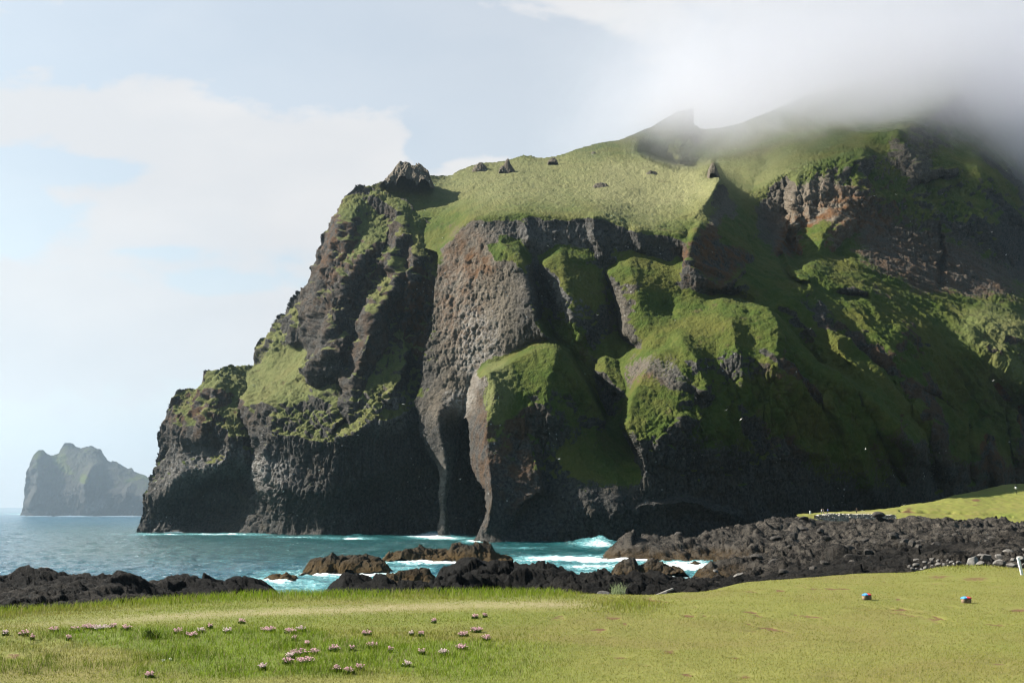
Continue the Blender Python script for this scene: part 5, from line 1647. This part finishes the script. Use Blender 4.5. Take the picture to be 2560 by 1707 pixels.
# ------------------------------------------------------------------ sea thrift and other plants on the lawn
MAT_PETAL = leaf_material('thrift_flower', 0.3)
THRIFT = [(14, 1588, 18), (59, 1588, 30), (135, 1579, 28), (187, 1579, 30), (222, 1573, 40), (252, 1575, 52), (280, 1570, 24), (315, 1574, 30), (446, 1583, 30), (478, 1592, 36), (502, 1581, 22), (525, 1570, 18), (604, 1558, 22),
          (671, 1579, 44), (726, 1583, 36), (753, 1578, 28), (735, 1599, 16), (766, 1615, 20), (917, 1588, 30), (748, 1637, 50), (726, 1646, 30), (786, 1635, 26), (836, 1628, 34), (720, 1660, 34), (764, 1657, 56), (658, 1673, 30),
          (843, 1678, 28), (872, 1684, 36), (899, 1675, 26), (374, 1693, 26), (1016, 1666, 28), (931, 1619, 34), (976, 1630, 16), (81, 1599, 12), (171, 1601, 14), (568, 1581, 26), (1191, 1580, 36), (1159, 1591, 30),
          (1155, 1624, 34), (1054, 1635, 22), (1109, 1637, 28), (1216, 1601, 28), (1187, 1546, 20), (1213, 1543, 16), (1054, 1591, 18), (1029, 1590, 16), (1085, 1557, 16), (879, 1620, 16)]
WHERE = ['near the left edge', 'beside the dark hollow', 'on the upper rim of the green bank', 'in the middle of the bank', 'low on the bank', 'by the pale track']


def thrift(u, v, wpx, i):
    """cushion of fine leaves under many round pink heads"""
    D = 20.0
    for _ in range(12):                                  # walk along the ray to the lawn
        a, b = ray(u, v)
        D -= (EYE + float(b) * D - lawn_h(float(a) * D, D)) / float(b) * 0.8
        D = min(max(D, 12), 28)
    x, y, z = place(u, v, D)
    x, y = float(x), float(y)
    z = lawn_h(x, y)
    r = 0.88 * wpx / FPX * D / 2
    g = np.random.default_rng(100 + i)
    n_ = int(60 + 260 * r)
    a, q = g.uniform(0, 6.28, n_), np.sqrt(g.random(n_)) * r * 0.95
    P = np.stack([q * np.cos(a), q * np.sin(a) * 0.8, np.zeros(n_)], -1)
    V, F, T = blades(P, g.uniform(0.04, 0.085, n_), np.full(n_, 0.012), g.uniform(0.1, 0.6, n_), np.array([0.035, 0.070, 0.012]) * g.uniform(0.6, 1.3, (n_, 1)))
    t = empty('thrift_clump', (x, y, z))
    mesh_np('leaves', V, F, MAT_BLADE, {'tint': T}, smooth=False, parent=t)
    h_ = max(6, int(34 * r / 0.11 * (0.75 + 0.5 * g.random())))
    a, q = g.uniform(0, 6.28, h_), np.sqrt(g.random(h_)) * r
    HP = np.stack([q * np.cos(a), q * np.sin(a) * 0.8, 0.055 + 0.025 * (1 - (q / r) ** 2) + g.uniform(-.02, .03, h_)], -1)
    s = np.array([[1, 0, 0], [-.5, .87, 0], [-.5, -.87, 0], [.5, .87, .6], [.5, -.87, .6], [-1, 0, .6], [0, 0, 1.1], [0, 0, -.5]]) * np.array([1, 1, 0.8])
    fs = np.array([[0, 3, 4], [0, 3, 1], [3, 1, 5], [1, 5, 2], [5, 2, 4], [2, 4, 0], [3, 4, 6], [3, 5, 6], [4, 5, 6], [0, 1, 7], [1, 2, 7], [2, 0, 7]])
    hr = g.uniform(0.008, 0.013, h_)
    V = (HP[:, None] + s[None] * hr[:, None, None]).reshape(-1, 3)
    F = (fs[None] + (np.arange(h_) * 8)[:, None, None]).reshape(-1, 3)
    # thin stems that meet in the root of the cushion
    V = np.concatenate([V, [[0, 0, 0.01]]])
    root = np.full(h_, h_ * 8)
    F = np.concatenate([F, np.stack([np.arange(h_) * 8 + 7, np.arange(h_) * 8 + 0, root], -1)])
    pink = np.array([0.70, 0.46, 0.52]) if (i * 7) % 5 else np.array([0.74, 0.60, 0.62])
    T = np.concatenate([np.repeat(pink * g.uniform(0.75, 1.2, (h_, 1)), 8, axis=0), [[0.07, 0.10, 0.02]]])
    mesh_np('flower_heads', V, F, MAT_PETAL, {'tint': T}, smooth=False, parent=t)
    w_ = 'wide' if wpx > 38 else 'small' if wpx < 22 else 'rounded'
    wh = WHERE[0] if u < 100 else WHERE[5] if v < 1562 else WHERE[2] if v < 1600 and u < 640 else WHERE[3] if v < 1650 else WHERE[4]
    near = THRIFT[i - 1] if i else None
    tag(t, '%s clump of %s pink thrift, %s' % (w_, 'pale' if (i * 7) % 5 == 0 else 'bright', ORD[i]), 'flowers', 'thrift clumps in the grass')


ORD = []
seq = sorted(range(len(THRIFT)), key=lambda k: THRIFT[k][0])
names = {}
words = ['first', 'second', 'third', 'fourth', 'fifth', 'sixth', 'seventh', 'eighth', 'ninth', 'tenth', 'eleventh', 'twelfth']
for r_, k in enumerate(seq):
    names[k] = '%s from the left of the %s dozen' % (words[r_ % 12], ['leftmost', 'second', 'third', 'rightmost'][r_ // 12])
ORD = [names[k] for k in range(len(THRIFT))]
for i, (u, v, wp) in enumerate(THRIFT):
    thrift(u, v, wp, i)


def leafy(u, v, name, label, cat, n_, r, h, wd, col, part_name='leaves', ground=None, D=None):
    if D is None:
        D = 19.0
        for _ in range(12):
            a, b = ray(u, v)
            D -= (EYE + float(b) * D - lawn_h(float(a) * D, D)) / float(b) * 0.8
            D = min(max(D, 12), 32)
    x, y, z = (float(q) for q in place(u, v, D))
    g = np.random.default_rng(int(u))
    a, q = g.uniform(0, 6.28, n_), np.sqrt(g.random(n_)) * r
    P = np.stack([q * np.cos(a), q * np.sin(a), np.zeros(n_)], -1)
    V, F, T = blades(P, g.uniform(0.5, 1.1, n_) * h, np.full(n_, wd), g.uniform(0.1, 0.9, n_), np.array(col) * g.uniform(0.6, 1.3, (n_, 1)))
    o = mesh_np(name, V, F, MAT_BLADE, {'tint': T}, smooth=False)
    o.location = (x, y, z)
    return tag(o, label, cat)


leafy(375, 1594, 'dock_plant', 'dark upright leafy dock on the rim of the green bank', 'plant', 46, 0.14, 0.20, 0.035, (0.04, 0.06, 0.014))
leafy(1545, 1486, 'grass_tuft', 'pale arching lyme grass tuft against the black lava', 'grass tuft', 120, 0.22, 0.42, 0.012, (0.20, 0.24, 0.13), D=31)
for u, v, lb in ((408, 1653, 'left one of two white cottony seed heads low on the bank'), (425, 1650, 'right one of two white cottony seed heads low on the bank')):
    o = leafy(u, v, 'seed_head', lb, 'flower', 90, 0.014, 0.05, 0.006, (0.75, 0.75, 0.72))
    o['group'] = 'white seed heads'
